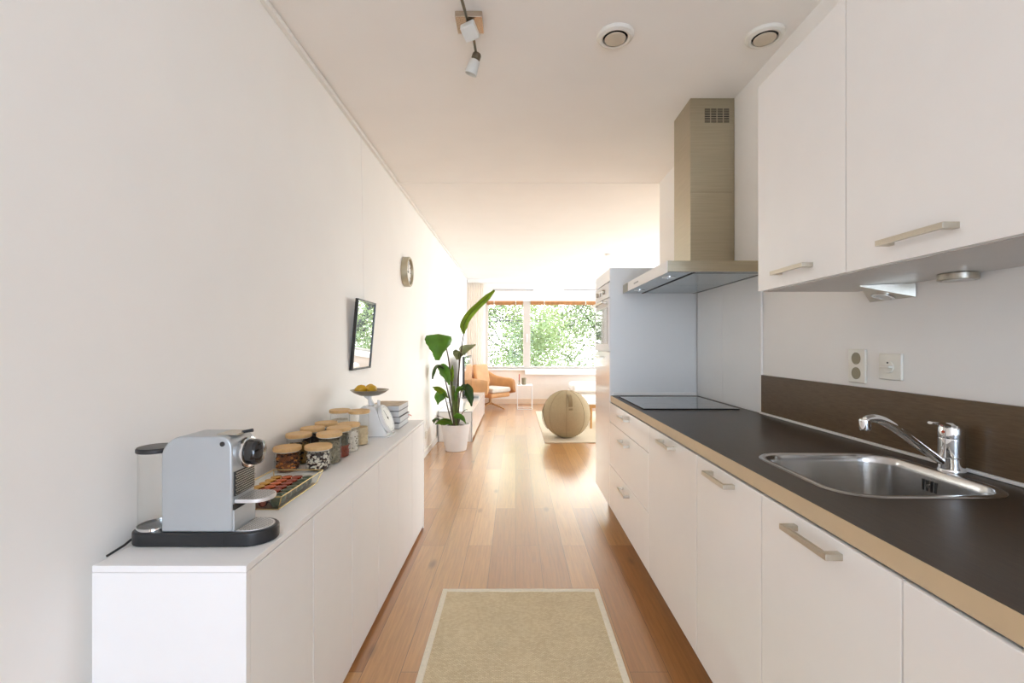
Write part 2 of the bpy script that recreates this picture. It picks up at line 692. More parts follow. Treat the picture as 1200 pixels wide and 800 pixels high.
# window 1
w1 = bpy.data.objects.new('window_1', None)
C.objects.link(w1)
w1.location = (WX0, YB, WZ0)
struct(w1)
MX0, MX1 = (613.2 - VX) * YB / F, (621.5 - VX) * YB / F      # mullion
mb = MB()
mb.box(WX0, WX0 + .055, YB + .05, YB + .12, WZ0, WZ1, .005)
mb.box(WX1 - .055, WX1, YB + .05, YB + .12, WZ0, WZ1, .005)
mb.box(WX0, WX1, YB + .05, YB + .12, WZ0, WZ0 + .05, .005)
mb.box(WX0, WX1, YB + .05, YB + .12, WZ1 - .05, WZ1, .005)
mb.box(1.75, 1.86, YB + .05, YB + .12, WZ0, WZ1, .005)
struct(mb.build('window_frame', 'window_frame_paint', w1))
mb = MB()
mb.box(MX0, MX1, YB + .03, YB + .12, WZ0, WZ1, .006)
struct(mb.build('window_mullion', 'window_frame_paint', w1))
mb = MB()
p = at(617.5, 396, YB)
mb.box(p.x - .012, p.x + .012, YB + .005, YB + .03, p.z - .09, p.z + .05, .004)
mb.box(p.x - .016, p.x + .016, YB + .015, YB + .034, p.z + .02, p.z + .09, .003)
struct(mb.build('window_handle', 'white_metal', w1))
for x0, x1 in ((WX0 + .05, MX0 + .01), (MX1 - .01, 1.76), (1.85, WX1 - .05)):
    mb = MB()
    mb.box(x0, x1, YB + .082, YB + .088, WZ0 + .045, WZ1 - .045)
    struct(mb.build('window_pane', 'window_glass', w1, flat=True))
mb = MB()
mb.box((615 - VX) * YB / F, WX1 + .05, YB - .16, YB + .05, .625, .72, .006)
mb.box(WX0 - .02, WX1 + .05, YB - .05, YB + .05, .705, .735, .006)
struct(mb.build('window_sill', 'white_trim', w1))
# unseen window added in the living-room side wall to brighten the far room
mb = MB()
for y0, y1 in ((5.0, 5.06), (7.07, 7.13), (9.14, 9.2)):
    mb.box(XR2 + .02, XR2 + .08, y0, y1, .25, 2.35, .004)
for z0, z1 in ((.25, .31), (2.29, 2.35)):
    mb.box(XR2 + .02, XR2 + .08, 5.0, 9.2, z0, z1, .004)
w2 = struct(mb.build('added_window', 'window_frame_paint', loc=(XR2 + .05, 7.1, .25)))
for y0, y1 in ((5.05, 7.08), (7.12, 9.15)):
    mb = MB()
    mb.box(XR2 + .047, XR2 + .053, y0, y1, .30, 2.30)
    struct(mb.build('window_pane', 'window_glass', w2, flat=True))
mb = MB()
mb.box(XL + .01, XR2 - .01, YB - .09, YB, 2.535, ZC2 - .001, .004)
struct(mb.build('trim_2', 'white_trim'))
# skirting
mb = MB()
mb.box(XL, XR2, YB - .016, YB, 0, .11, .004)
struct(mb.build('baseboard_back', 'cream_skirting'))
mb = MB()
mb.box(XL, XL + .014, 3.2, YB - .02, 0, .07, .004)
struct(mb.build('baseboard_left', 'white_trim'))
mb = MB()
mb.box(XL, XL + .022, YF, YB, 2.597, 2.622, .003)
struct(mb.build('trim_1', 'white_trim'))

# ------------------------------------------------------------------ bar handle
XD = .635                             # aisle-side face of the right-hand doors


def bar_handle(parent, x, yc, z, L=.158, out=.034, name='handle'):
    mb = MB()
    w = .0065
    mb.box(x - out, x - out + .009, yc - L / 2, yc + L / 2, z - w, z + w, .0012)
    for sgn in (-1, 1):
        y0 = yc + sgn * (L / 2 - .008)
        mb.box(x - out + .0085, x + .0005, y0 - .008, y0 + .008, z - w, z + w, .0012)
    return mb.build(name, 'brushed_steel', parent)


def panel(mb, y0, y1, z0, z1, x=XD, t=.019, gap=.0016, bv=.0018):
    mb.box(x, x + t, y0 + gap, y1 - gap, z0 + gap, z1 - gap, bv)


# ------------------------------------------------------------------ right-hand base cabinets
ZB, ZD, ZW = .152, .857, .90
YS = [.157, .757, 1.191, 1.617, 2.198, 3.103, 3.648]


def base_unit(y0, y1, label, top, handle_y, name='base_cabinet'):
    t = thing(name, label, 'cabinet', ((XD + XR) / 2, (y0 + y1) / 2, 0), group='white base cabinets along the right wall')
    mb = MB()
    mb.box(XD + .0205, XR - .003, y0 + .001, y1 - .001, ZB, top)
    mb.build('carcass', 'carcass_white', t)
    mb = MB()
    mb.box(XD + .098, XD + .116, y0 + .001, y1 - .001, .001, ZB - .002)
    mb.build('plinth', 'plinth_beige', t)
    return t


for i, (lab, top) in enumerate((
        ('white gloss base cabinet nearest the camera, at right end of worktop', .855),
        ('white gloss base cabinet with long bar handle below the tap side of the sink', .66),
        ('white gloss base cabinet below the far end of the sink', .66),
        ('white gloss base cabinet between the sink and the stack of drawers', .855))):
    y0, y1 = YS[i], YS[i + 1]
    t = base_unit(y0, y1, lab, top, None)
    mb = MB()
    panel(mb, y0, y1, ZB, ZD)
    d = mb.build('door', 'gloss_white', t)
    yc = {0: .40, 1: .972, 2: 1.413, 3: 1.905}[i]
    bar_handle(d, XD, yc, .829)
t = base_unit(YS[4], YS[5], 'white gloss three-drawer cabinet under the black hob', .855, None, 'drawer_cabinet')
for z0, z1, hz in ((.726, ZD, .815), (.44, .726, .672), (ZB, .44, .392)):
    mb = MB()
    panel(mb, YS[4], YS[5], z0, z1)
    d = mb.build('drawer', 'gloss_white', t)
    bar_handle(d, XD, 2.655, hz, .17)

# ------------------------------------------------------------------ tall oven cabinet and oven
ZT = 1.759
y0, y1 = YS[5], YS[6]
t = thing('tall_cabinet', 'tall white gloss oven cabinet with grey steel side beside the hob', 'cabinet', ((XD + XR) / 2, (y0 + y1) / 2, 0))
mb = MB()
mb.box(XD + .0205, XR - .003, y0 + .012, y1 - .001, ZB, 1.195)
mb.box(XD + .0205, XR - .003, y0 + .012, y1 - .001, 1.675, ZT)
mb.box(XR - .08, XR - .003, y0 + .012, y1 - .001, 1.195, 1.675)
mb.box(XD + .0205, XR - .003, y1 - .012, y1 - .001, 1.195, 1.675)
mb.build('carcass', 'gloss_white', t)
mb = MB()
mb.box(XD + .003, XR - .0165, y0, y0 + .0112, .902, ZT, .001)
sp = mb.build('side_panel', 'panel_steel', t)
sp['label'] = 'grey steel side panel'
mb = MB()
mb.box(XD + .003, XR - .0165, y0 + .001, y0 + .0112, ZB, .8585, .001)
mb.build('side_panel', 'gloss_white', t)
mb = MB()
mb.box(XD + .02, XR - .018, y0 - .006, y0 - .0004, .9015, .922, .001)
mb.build('sealing_strip', 'white_trim', t)
mb = MB()
panel(mb, y0, y1, 1.672, ZT)
mb.build('flap_door', 'gloss_white', t)
mb = MB()
panel(mb, y0, y1, ZB, 1.193)
d = mb.build('door', 'gloss_white', t)
bar_handle(d, XD, 3.37, 1.152, .16)
mb = MB()
mb.box(XD + .098, XD + .116, y0 + .001, y1 - .001, .001, ZB - .002)
mb.build('plinth', 'plinth_beige', t)

t = thing('oven', 'built-in oven with bar handle in the tall white cabinet', 'oven', (XD + .2, (y0 + y1) / 2, 1.197))
mb = MB()
mb.box(XD + .018, XR - .09, y0 + .02, y1 - .02, 1.1985, 1.668)
mb.build('oven_body', 'black_plastic', t)
mb = MB()
mb.box(XD - .004, XD + .0175, y0 + .012, y1 - .012, 1.565, 1.665, .002)
cp = mb.build('control_panel', 'satin_white', t)
for k in range(2):
    mb = MB()
    yy = y0 + .16 + k * .24
    mb.cyl((0, yy, 1.615), .017, XD - .022, XD - .0042, 'x', 24, .002)
    mb.build('knob', 'brushed_steel', cp)
mb = MB()
mb.box(XD - .0055, XD - .0042, y0 + .225, y0 + .335, 1.597, 1.633)
mb.build('display', 'black_glass', cp)
mb = MB()
mb.box(XD - .004, XD + .0175, y0 + .012, y1 - .012, 1.201, 1.560, .002)
dr = mb.build('oven_door', 'satin_white', t)
mb = MB()
mb.box(XD - .0062, XD - .0042, y0 + .05, y1 - .05, 1.25, 1.50, .0006)
mb.build('door_glass', 'black_glass', dr)
mb = MB()
mb.box(XD - .050, XD - .036, y0 + .03, y1 - .03, 1.525, 1.541, .003)
for yy in (y0 + .09, y1 - .09):
    mb.box(XD - .038, XD - .0042, yy - .01, yy + .01, 1.527, 1.539, .002)
mb.build('oven_handle', 'brushed_steel', dr)
mb = MB()
mb.box(XD - .012, XD + .016, y0 + .013, y1 - .013, 1.1965, 1.2004, .0008)
mb.build('bottom_rail', 'satin_white', t)


# ------------------------------------------------------------------ worktop with the sink cut-out
def rrect(x0, x1, y0, y1, r, n=8):
    pts = []
    for cx, cy, a0 in ((x1 - r, y1 - r, 0), (x0 + r, y1 - r, 90), (x0 + r, y0 + r, 180), (x1 - r, y0 + r, 270)):
        for k in range(n + 1):
            a = math.radians(a0 + 90 * k / n)
            pts.append((cx + r * math.cos(a), cy + r * math.sin(a)))
    return pts


XW = .642
SX0, SX1, SY0, SY1 = .729, 1.152, 1.022, 1.452


def slab_with_hole(outer, hole, z0, z1):
    b = bmesh.new()
    loops = []
    for pl in (outer, hole):
        vs = [b.verts.new((p[0], p[1], z1)) for p in pl]
        es = [b.edges.new((vs[i], vs[(i + 1) % len(vs)])) for i in range(len(vs))]
        loops.append(es)
    r = bmesh.ops.triangle_fill(b, use_beauty=True, use_dissolve=False, edges=loops[0] + loops[1])
    faces = [f for f in r['geom'] if isinstance(f, bmesh.types.BMFace)]
    e = bmesh.ops.extrude_face_region(b, geom=faces)
    for v in [g for g in e['geom'] if isinstance(g, bmesh.types.BMVert)]:
        v.co.z = z0
    bmesh.ops.recalc_face_normals(b, faces=b.faces)
    return b


wt = thing('worktop', 'long dark brown worktop with a beige front edge', 'worktop', (.94, 1.6, .86))
YW0, YW1 = -.25, 3.101
mb = MB()
mb.add(slab_with_hole([(XW + .0015, YW0), (XR - .0025, YW0), (XR - .0025, YW1), (XW + .0015, YW1)],
                      rrect(SX0 + .012, SX1 - .012, SY0 + .012, SY1 - .012, .08), .86, ZW))
mb.build('top_surface', 'dark_worktop', wt, flat=True)
mb = MB()
mb.box(XW - .0015, XW + .001, YW0, YW1, .86, ZW, .0006)
e = mb.build('front_edge', 'champagne_edge', wt)
e['label'] = 'beige front edge'
up = thing('upstand', 'dark brown upstand panel on the wall behind the sink', 'splashback', (XR - .01, 1.1, ZW))
YU1 = 2.290
mb = MB()
mb.box(XR - .0145, XR - .0025, YW0, YU1, ZW + .001, 1.092, .001)
mb.build('panel', 'brown_upstand', up)
mb = MB()
mb.box(XR - .024, XR - .0150, YW0, YU1, ZW + .0008, ZW + .010, .002)
s_ = mb.build('sealing_strip', 'white_trim', up)
s_['label'] = 'white sealing strip'
sg = thing('glass_splashback', 'grey glass splashback on the wall behind the hob', 'splashback', (XR - .01, 2.7, ZW))
mb = MB()
mb.box(XR - .0125, XR - .0025, YU1 + .006, 2.7235, ZW + .001, 1.60, .001)
mb.box(XR - .0125, XR - .0025, 2.7245, 3.0965, ZW + .001, 1.60, .001)
mb.build('glass_sheet', 'splash_glass', sg)
mb = MB()
mb.box(XR - .0155, XR - .0025, YU1 + .0005, YU1 + .0055, ZW + .001, 1.43, .001)
mb.build('edge_profile', 'white_trim', sg)

# ------------------------------------------------------------------ sink
sk = thing('sink', 'stainless steel inset sink in the dark worktop', 'sink', ((SX0 + SX1) / 2, (SY0 + SY1) / 2, ZW))
mb = MB()
rows = []
for inset, z, r in ((0, .9008, .095), (.003, .9032, .093), (.016, .9032, .082), (.021, .900, .078), (.026, .880, .074), (.032, .775, .068),
                    (.040, .756, .06), (.060, .748, .045), (.16, .743, .02)):
    rows.append([(x, y, z) for x, y in rrect(SX0 + inset, SX1 - inset, SY0 + inset, SY1 - inset, r, 10)])
mb.grid(rows, closed=True)
mb.poly(rows[-1])
mb.build('bowl', 'sink_steel', sk, angle=50)
mb = MB()
cx, cy = (SX0 + SX1) / 2, (SY0 + SY1) / 2
mb.ring((cx, cy, 0), .028, .043, .7435, .7455)
mb.cyl((cx, cy, 0), .027, .7432, .7445)
mb.build('drain', 'chrome', sk)
mb = MB()
xw = SX1 - .0262
for k in (-1.5, -.5, .5, 1.5):
    yy = 1.252 + k * .0125
    mb.box(xw - .0035, xw - .0005, yy - .0028, yy + .0028, .843, .873, .001)
mb.build('overflow_slots', 'dark_gap', sk)
mb = MB()
mb.cyl((0, 1.252, .858), .005, xw - .006, xw - .0008, 'x', 16)
mb.build('overflow_screw', 'chrome', sk)

# ------------------------------------------------------------------ tap
TX, TY = 1.179, 1.246
tp = thing('tap', 'chrome mixer tap behind the sink with a long swivel spout', 'tap', (TX, TY, ZW))
mb = MB()
mb.lathe([(0, ZW + .0006), (.0305, ZW + .0006), (.0305, ZW + .006), (.0290, ZW + .009), (.0290, ZW + .038), (.0270, ZW + .040)], (TX, TY, 0), 40)
mb.lathe([(.0270, ZW + .039), (.0280, ZW + .041), (.0285, ZW + .088), (.0272, ZW + .0905), (0, ZW + .0905)], (TX, TY, 0), 40)
mb.build('body', 'chrome', tp)
mb = MB()
mb.lathe([(0, ZW + .091), (.0280, ZW + .091), (.0288, ZW + .10), (.0280, ZW + .117), (.023, ZW + .126), (.012, ZW + .131), (0, ZW + .132)], (TX, TY, 0), 40)
lp = [Vector((TX - .012, TY - .004, ZW + .120)), Vector((TX - .030, TY - .010, ZW + .127)), Vector((TX - .048, TY - .015, ZW + .132)), Vector((TX - .078, TY - .022, ZW + .135))]
mb.tube(lp, [.013, .011, .0075, .0065], 14, flat=.55)
mb.build('lever', 'chrome', tp)
mb = MB()
mb.cyl((TX - .0284, TY - .006, ZW + .108), .0035, -.0012, .0008, 'x', 12)
mb.build('temperature_mark', 'ribbon_red', tp)
mb = MB()
P0 = Vector((TX - .012, TY, ZW + .020))
sp_pts = [P0, Vector((TX - .05, TY - .001, .942)), Vector((TX - .11, TY - .003, .985)), Vector((TX - .165, TY - .004, 1.024)), Vector((TX - .20, TY - .005, 1.041)),
          Vector((TX - .222, TY - .005, 1.043)), Vector((TX - .236, TY - .005, 1.040))]
# smooth the spine
fine = []
for i in range(len(sp_pts) - 1):
    a = sp_pts[max(i - 1, 0)]
    b = sp_pts[i]
    c = sp_pts[i + 1]
    d = sp_pts[min(i + 2, len(sp_pts) - 1)]
    for k in range(5):
        u = k / 5
        fine.append(.5 * ((2 * b) + (c - a) * u + (2 * a - 5 * b + 4 * c - d) * u * u + (3 * b - a - 3 * c + d) * u ** 3))
fine.append(sp_pts[-1])
rr = [.0098 + .0022 * (1 - abs(2 * k / (len(fine) - 1) - 1)) for k in range(len(fine))]
mb.tube(fine, rr, 16)
so = mb.build('spout', 'chrome', tp)
mb = MB()
mb.lathe([(0, 0), (.0125, 0), (.0135, .004), (.0135, .026), (.011, .030), (0, .030)], (0, 0, 0), 28, mtx=Matrix.Translation((TX - .236, TY - .005, 1.013)) @ Matrix.Rotation(math.radians(-6), 4, 'Y'))
mb.build('aerator', 'chrome', so)

# ------------------------------------------------------------------ hob
hb = thing('hob', 'black glass induction hob set on the dark worktop', 'hob', (.93, 2.69, ZW))
mb = MB()
mb.box(.677, 1.180, 2.428, 2.985, ZW + .0008, ZW + .0065, .0015)
mb.build('glass_top', 'black_glass', hb)
for xa in (.6755, 1.1802):
    mb = MB()
    mb.box(xa, xa + .0013, 2.427, 2.986, ZW + .0008, ZW + .0055)
    mb.build('edge_trim', 'dark_gap', hb)
for cx, cy, r in ((.80, 2.57, .09), (.80, 2.84, .075), (1.05, 2.57, .075), (1.05, 2.84, .09)):
    mb = MB()
    mb.ring((cx, cy, 0), r - .0012, r, ZW + .0066, ZW + .0068)
    mb.build('zone_ring', 'grey_plastic', hb)

# ------------------------------------------------------------------ hood
hd = thing('cooker_hood', 'stainless steel chimney cooker hood above the hob', 'cooker hood', (1.0, 2.64, 1.584))
HX0, HX1, HY0, HY1, HZ0, HZ1 = .72, XR - .014, 2.19, 3.09, 1.584, 1.642
mb = MB()
mb.prism([(HX0 + .004, HY0), (HX1, HY0), (HX1, HY1), (HX0 + .004, HY1)], HZ0 + .006, HZ1, 'z', .0015)
mb.build('canopy', 'hood_steel', hd)
mb = MB()
mb.box(HX0, HX0 + .0038, HY0, 2.952, HZ0 + .002, HZ1, .0008)
fs = mb.build('fascia', 'satin_white', hd)  # white colour stands for the bright window reflected in the steel front
fs['label'] = 'front strip coloured pale for a window reflection'
mb = MB()
mb.box(HX0 - .001, HX0 - .0002, 2.70, 2.80, HZ0 + .026, HZ0 + .034)
mb.build('badge', 'grey_plastic', fs)
mb = MB()
mb.box(HX0 + .001, HX0 + .0038, 2.975, HY1, HZ0 + .002, HZ1, .0008)
mb.build('end_cap', 'hood_steel', hd)
mb = MB()
mb.box(HX0 + .004, HX1, HY0 + .004, HY1 - .004, HZ0 + .003, HZ0 + .0058)
un = mb.build('underside', 'filter_steel', hd)
mb = MB()
mb.box(.857, 1.185, HY0 + .03, 2.636, HZ0, HZ0 + .0028, .0008)
mb.box(.857, 1.185, 2.644, HY1 - .03, HZ0, HZ0 + .0028, .0008)
mb.build('grease_filter', 'filter_steel', un)
mb = MB()
mb.box(.845, .8565, HY0 + .006, HY1 - .006, HZ0 + .001, HZ0 + .0029)
mb.box(1.186, 1.200, HY0 + .006, HY1 - .006, HZ0 + .001, HZ0 + .0029)
mb.build('filter_gap', 'dark_gap', un)
for yy in (2.36, 2.92):
    mb = MB()
    mb.ring((.785, yy, 0), .026, .034, HZ0 + .0005, HZ0 + .0029, seg=28)
    mb.cyl((.785, yy, 0), .0255, HZ0 + .001, HZ0 + .0028)
    mb.build('hood_lamp', 'chrome', un)
CX0, CY0, CY1 = .985, 2.593, 2.86
mb = MB()
mb.box(CX0, HX1 + .0115, CY0, CY1, HZ1 + .0005, ZC - .0005, .0015)
ch = mb.build('chimney', 'hood_steel', hd)
mb = MB()
mb.box(CX0 - .0008, HX1, CY0 - .0008, CY0 + .0005, 2.10, 2.1012)
mb.build('chimney_seam', 'lamp_dark', ch)
# slotted vent on the near face of the chimney
gx0, gx1, gz0, gz1 = [(825.2 - VX) * CY0 / F, (855 - VX) * CY0 / F, H - (144 - VY) * CY0 / F, H - (127 - VY) * CY0 / F]
mb = MB()
cw = (gx1 - gx0) / 4
for i in range(4):
    for k in range(8):
        zz = gz0 + (gz1 - gz0) * (k + .5) / 8
        mb.box(gx0 + i * cw + .003, gx0 + (i + 1) * cw - .003, CY0 - .0012, CY0 + .0004, zz - .0026, zz + .0026)
mb.build('vent_slots', 'dark_gap', ch)

# ------------------------------------------------------------------ wall cabinets
XU, ZU0, ZU1 = .875, 1.433, 2.170


def wall_unit(y0, y1, label, hy):
    t = thing('wall_cabinet', label, 'cabinet', ((XU + XR) / 2, (y0 + y1) / 2, ZU0), group='white wall cabinets over the worktop')
    mb = MB()
    mb.box(XU + .0205, XR - .003, y0 + .0005, y1 - .0005, ZU0 + .004, ZU1, .001)
    mb.build('carcass', 'satin_white', t)
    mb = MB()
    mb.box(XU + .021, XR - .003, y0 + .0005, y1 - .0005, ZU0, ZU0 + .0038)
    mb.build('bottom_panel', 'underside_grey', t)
    mb = MB()
    panel(mb, y0, y1, ZU0 - .001, ZU1, XU, .020, .0016, .002)
    d = mb.build('door', 'gloss_white', t)
    bar_handle(d, XU, hy, 1.478, .172)


wall_unit(1.221, 1.664, 'white wall cabinet farther along, next to the cooker hood', 1.440)
wall_unit(.765, 1.221, 'white wall cabinet nearest the camera, above the sink', .993)
wall_unit(.310, .765, 'white wall cabinet at the right edge of the photo, mostly out of view', .54)

# lamps under the wall cabinets
pk = thing('cabinet_spotlight', 'round steel puck light under the near wall cabinet', 'light', (1.183, 1.232, ZU0))
mb = MB()
mb.cyl((1.183, 1.232, 0), .0425, ZU0 - .019, ZU0 - .0012, 'z', 40, .0015)
mb.build('housing', 'brushed_steel', pk)
mb = MB()
mb.cyl((1.183, 1.232, 0), .032, ZU0 - .0205, ZU0 - .0192, 'z', 32)
mb.build('lens', 'frosted_glass', pk)
tr = thing('corner_spotlight', 'triangular steel spotlight under the far wall cabinet', 'light', (1.18, 1.5, ZU0))
A = Vector((1.104, 1.477, ZU0 - .0012))
B = Vector((1.231, 1.417, ZU0 - .0012))
Cc = Vector((1.231, 1.600, ZU0 - .0012))
B2 = B - Vector((0, 0, .042))
C2 = Cc - Vector((0, 0, .042))
A2 = A - Vector((0, 0, .003))
mb = MB()
for f in ((A, Cc, B), (A2, B2, C2), (A, B, B2, A2), (A, A2, C2, Cc), (B, Cc, C2, B2)):
    mb.poly(f)
bmesh.ops.remove_doubles(mb.bm, verts=mb.bm.verts, dist=1e-5)
bmesh.ops.recalc_face_normals(mb.bm, faces=mb.bm.faces)
mb.build('housing', 'brushed_steel', tr, flat=True)
n = (B2 - A2).cross(C2 - A2).normalized()
if n.z > 0:
    n = -n
cen = A2 * .26 + B2 * .37 + C2 * .37
M = Matrix.Translation(cen + n * .001) @ n.to_track_quat('Z', 'Y').to_matrix().to_4x4()
mb = MB()
mb.ring((0, 0, 0), .024, .032, 0, .003, seg=28, mtx=M)
ln = mb.build('bezel', 'chrome', tr)
mb = MB()
mb.cyl((0, 0, 0), .0235, 0, .002, 'z', 28, mtx=M)
mb.build('lens', 'frosted_glass', tr)

# ------------------------------------------------------------------ outlets
XO = XR - .0005


def rim_plate(t, yc, zc, w, h):
    mb = MB()
    mb.box(XO - .010, XO - .0005, yc - w / 2, yc + w / 2, zc - h / 2, zc + h / 2, .004, 3)
    mb.build('cover_plate', 'outlet_cream', t)


t = thing('double_socket', 'cream upright double socket on the wall above the upstand', 'socket', (XO, 1.656, 1.166))
rim_plate(t, 1.656, 1.166, .082, .121)
for zz in (1.193, 1.140):
    mb = MB()
    mb.ring((0, 1.656, zz), .0185, .0215, XO - .0115, XO - .0102, 'x', 28)
    mb.cyl((0, 1.656, zz), .018, XO - .0112, XO - .0102, 'x', 28)
    mb.build('socket_well', 'outlet_recess', t)
t = thing('rotary_switch', 'cream square wall switch with round knob, beside the double socket', 'switch', (XO, 1.509, 1.170))
rim_plate(t, 1.509, 1.170, .092, .086)
mb = MB()
mb.cyl((0, 1.509, 1.170), .021, XO - .016, XO - .0102, 'x', 32, .0015)
mb.box(XO - .030, XO - .0155, 1.509 - .020, 1.509 + .020, 1.166, 1.174, .002)
k_ = mb.build('knob', 'outlet_cream', t)
mb = MB()
mb.cyl((0, 1.509, 1.183), .0032, XO - .0168, XO - .0155, 'x', 12)
mb.build('mark', 'dark_gap', k_)
mb = MB()
p = at(499, 509, 5.19)
mb.box(XL + .0005, XL + .010, 5.15, 5.23, p.z - .04, p.z + .04, .003)
mb.box(XL + .010, XL + .012, 5.165, 5.215, p.z - .025, p.z + .025, .001)
tag(mb.build('wall_socket', 'outlet_cream', loc=(XL, 5.19, p.z)), 'small white wall socket low on the left wall near the plant pot', 'socket')

# ------------------------------------------------------------------ ceiling vents
for lab, vx in (('round ceiling vent in the middle of the kitchen ceiling', .4475), ('round ceiling vent close to the wall cabinets', 1.118)):
    t = thing('ceiling_vent', lab, 'vent', (vx, 2.066, ZC), group='round vents in the kitchen ceiling')
    mb = MB()
    mb.lathe([(.055, -.0005), (.082, -.0005), (.082, -.006), (.078, -.014), (.066, -.020), (.056, -.017), (.055, -.010), (.055, -.0005)], (vx, 2.066, ZC), 48)
    mb.build('rim', 'vent_white', t)
    mb = MB()
    mb.lathe([(0, -.014), (.042, -.014), (.047, -.018), (.046, -.021), (.036, -.0235), (0, -.024)], (vx, 2.066, ZC), 48)
    mb.build('disc', 'vent_cream', t)
    mb = MB()
    mb.cyl((vx, 2.066, ZC), .0548, -.0045, -.0008)
    mb.build('throat', 'dark_gap', t)

# ------------------------------------------------------------------ ceiling spotlight
lt = thing('ceiling_spotlight', 'steel ceiling spotlight with frosted glass heads at the top of the photo', 'light', (-.195, 1.985, ZC))
mb = MB()
mb.box(-.252, -.138, 1.914, 2.022, ZC - .026, ZC - .0005, .003)
mb.build('ceiling_plate', 'lamp_plate', lt)
mb = MB()
mb.tube([(-.213, 1.66, ZC - .050), (-.208, 1.80, ZC - .046), (-.2, 1.93, ZC - .034), (-.2, 1.95, ZC - .024)], .0065, 12)
mb.tube([(-.186, 2.005, ZC - .026), (-.184, 2.075, ZC - .036), (-.182, 2.11, ZC - .044)], .006, 12)
mb.cyl((-.192, 1.955, ZC), .014, -.042, -.025)
mb.build('arm', 'lamp_dark', lt)


def spot_head(base, direction, cube=False, rz=0.):
    d = Vector(direction).normalized()
    M = Matrix.Translation(base) @ d.to_track_quat('Z', 'Y').to_matrix().to_4x4() @ Matrix.Rotation(rz, 4, 'Z')
    mb = MB()
    mb.lathe([(0, -.008), (.016, -.008), (.0205, 0), (.0205, .018), (.017, .022), (0, .022)], seg=24, mtx=M)
    hh = mb.build('lamp_holder', 'lamp_dark', lt)
    mb = MB()
    if cube:
        mb.box(-.031, .031, -.031, .031, .0225, .064, .006, 3, mtx=M)
    else:
        mb.lathe([(.017, .0225), (.0225, .026), (.029, .082), (.028, .088), (.025, .082), (.018, .030), (.017, .0225)], seg=24, mtx=M)
    mb.build('glass_shade', 'frosted_glass', hh)


spot_head((-.178, 2.128, ZC - .050), (-.28, .14, -.75))
spot_head((-.191, 1.945, ZC - .047), (.03, -.55, -.8), True, math.radians(24))
spot_head((-.215, 1.645, ZC - .060), (.1, -.6, -.6))

# ------------------------------------------------------------------ jute rug in the aisle
rg = thing('rug', 'woven jute runner with cream border on the kitchen floor', 'rug', (.028, 1.45, 0))
RX0, RX1, RY0, RY1 = -.366, .420, .45, 2.328
mb = MB()
nx, ny = 24, 40
top = [[(RX0 + .022 + (RX1 - RX0 - .044) * i / nx, RY0 + .022 + (RY1 - RY0 - .044) * j / ny,
         .0085 + .0012 * math.sin(i * .9 + j * .35) * math.sin(j * .5)) for i in range(nx + 1)] for j in range(ny + 1)]
mb.grid(top)
mb.box(RX0 + .02, RX1 - .02, RY0 + .02, RY1 - .02, .001, .0070)
mb.build('weave', 'jute', rg, angle=60)
mb = MB()
mb.box(RX0, RX0 + .026, RY0, RY1, .001, .0115, .003)
mb.box(RX1 - .026, RX1, RY0, RY1, .001, .0115, .003)
mb.box(RX0 + .0255, RX1 - .0255, RY0, RY0 + .026, .001, .0115, .003)
mb.box(RX0 + .0255, RX1 - .0255, RY1 - .026, RY1, .001, .0115, .003)
mb.build('border', 'jute_border', rg)

# ------------------------------------------------------------------ sideboard on the left
LX, LB, LZ = -.6216, -.978, .7317
LY0, LY1 = 1.064, 3.137
sb = thing('sideboard', 'long white sideboard with six doors along the left wall', 'sideboard', ((LX + LB) / 2, 2.1, 0))
mb = MB()
mb.box(LB, LX, LY0, LY1, LZ - .016, LZ, .0015)
mb.build('top_panel', 'satin_white', sb)
for ya in (LY0, LY1 - .016):
    mb = MB()
    mb.box(LB, LX, ya, ya + .016, .001, LZ - .0165, .001)
    mb.build('end_panel', 'satin_white', sb)
mb = MB()
mb.box(LB, LX - .021, LY0 + .0165, LY1 - .0165, .02, LZ - .0165)
mb.build('carcass', 'carcass_white', sb)
mb = MB()
mb.box(LX - .05, LX - .032, LY0 + .0165, LY1 - .0165, .001, .0195)
mb.build('plinth', 'carcass_white', sb)
W6 = (LY1 - LY0 - .033) / 6
for k in range(6):
    mb = MB()
    mb.box(LX - .0195, LX - .001, LY0 + .0165 + k * W6 + .0022, LY0 + .0165 + (k + 1) * W6 - .0022, .022, LZ - .0195, .0015)
    mb.build('door', 'satin_white', sb)

# ------------------------------------------------------------------ coffee machine
cm = thing('coffee_machine', 'silver capsule coffee machine with black base and water tank on the sideboard', 'coffee machine', (-.81, 1.215, LZ))
MY0, MY1 = 1.158, 1.272
MYC = (MY0 + MY1) / 2
R_ = (MY1 - MY0) / 2


def stadium(x0, x1, yc, r, rend, n=14):
    """long base outline: small rounding at the wall end, full round at the front"""
    pts = []
    for k in range(n + 1):
        a = -PI / 2 + PI * k / n
        pts.append((x1 - rend + rend * math.cos(a), yc + r * math.sin(a)))
    rb = .038
    for k in range(7):
        a = PI / 2 + PI / 2 * k / 6
        pts.append((x0 + rb + rb * math.cos(a), yc + r - rb + rb * math.sin(a)))
    for k in range(7):
        a = PI + PI / 2 * k / 6
        pts.append((x0 + rb + rb * math.cos(a), yc - r + rb + rb * math.sin(a)))
    return pts


mb = MB()
mb.prism(stadium(-.985, -.628, MYC, R_, .062), LZ + .0006, LZ + .036, 'z', .005, seg=3)
mb.build('base', 'black_plastic', cm)
mb = MB()
mb.box(-.7335, -.7325, MY0 - .0006, MY0 + .002, LZ + .003, LZ + .034)
mb.build('base_joint', 'dark_gap', cm)
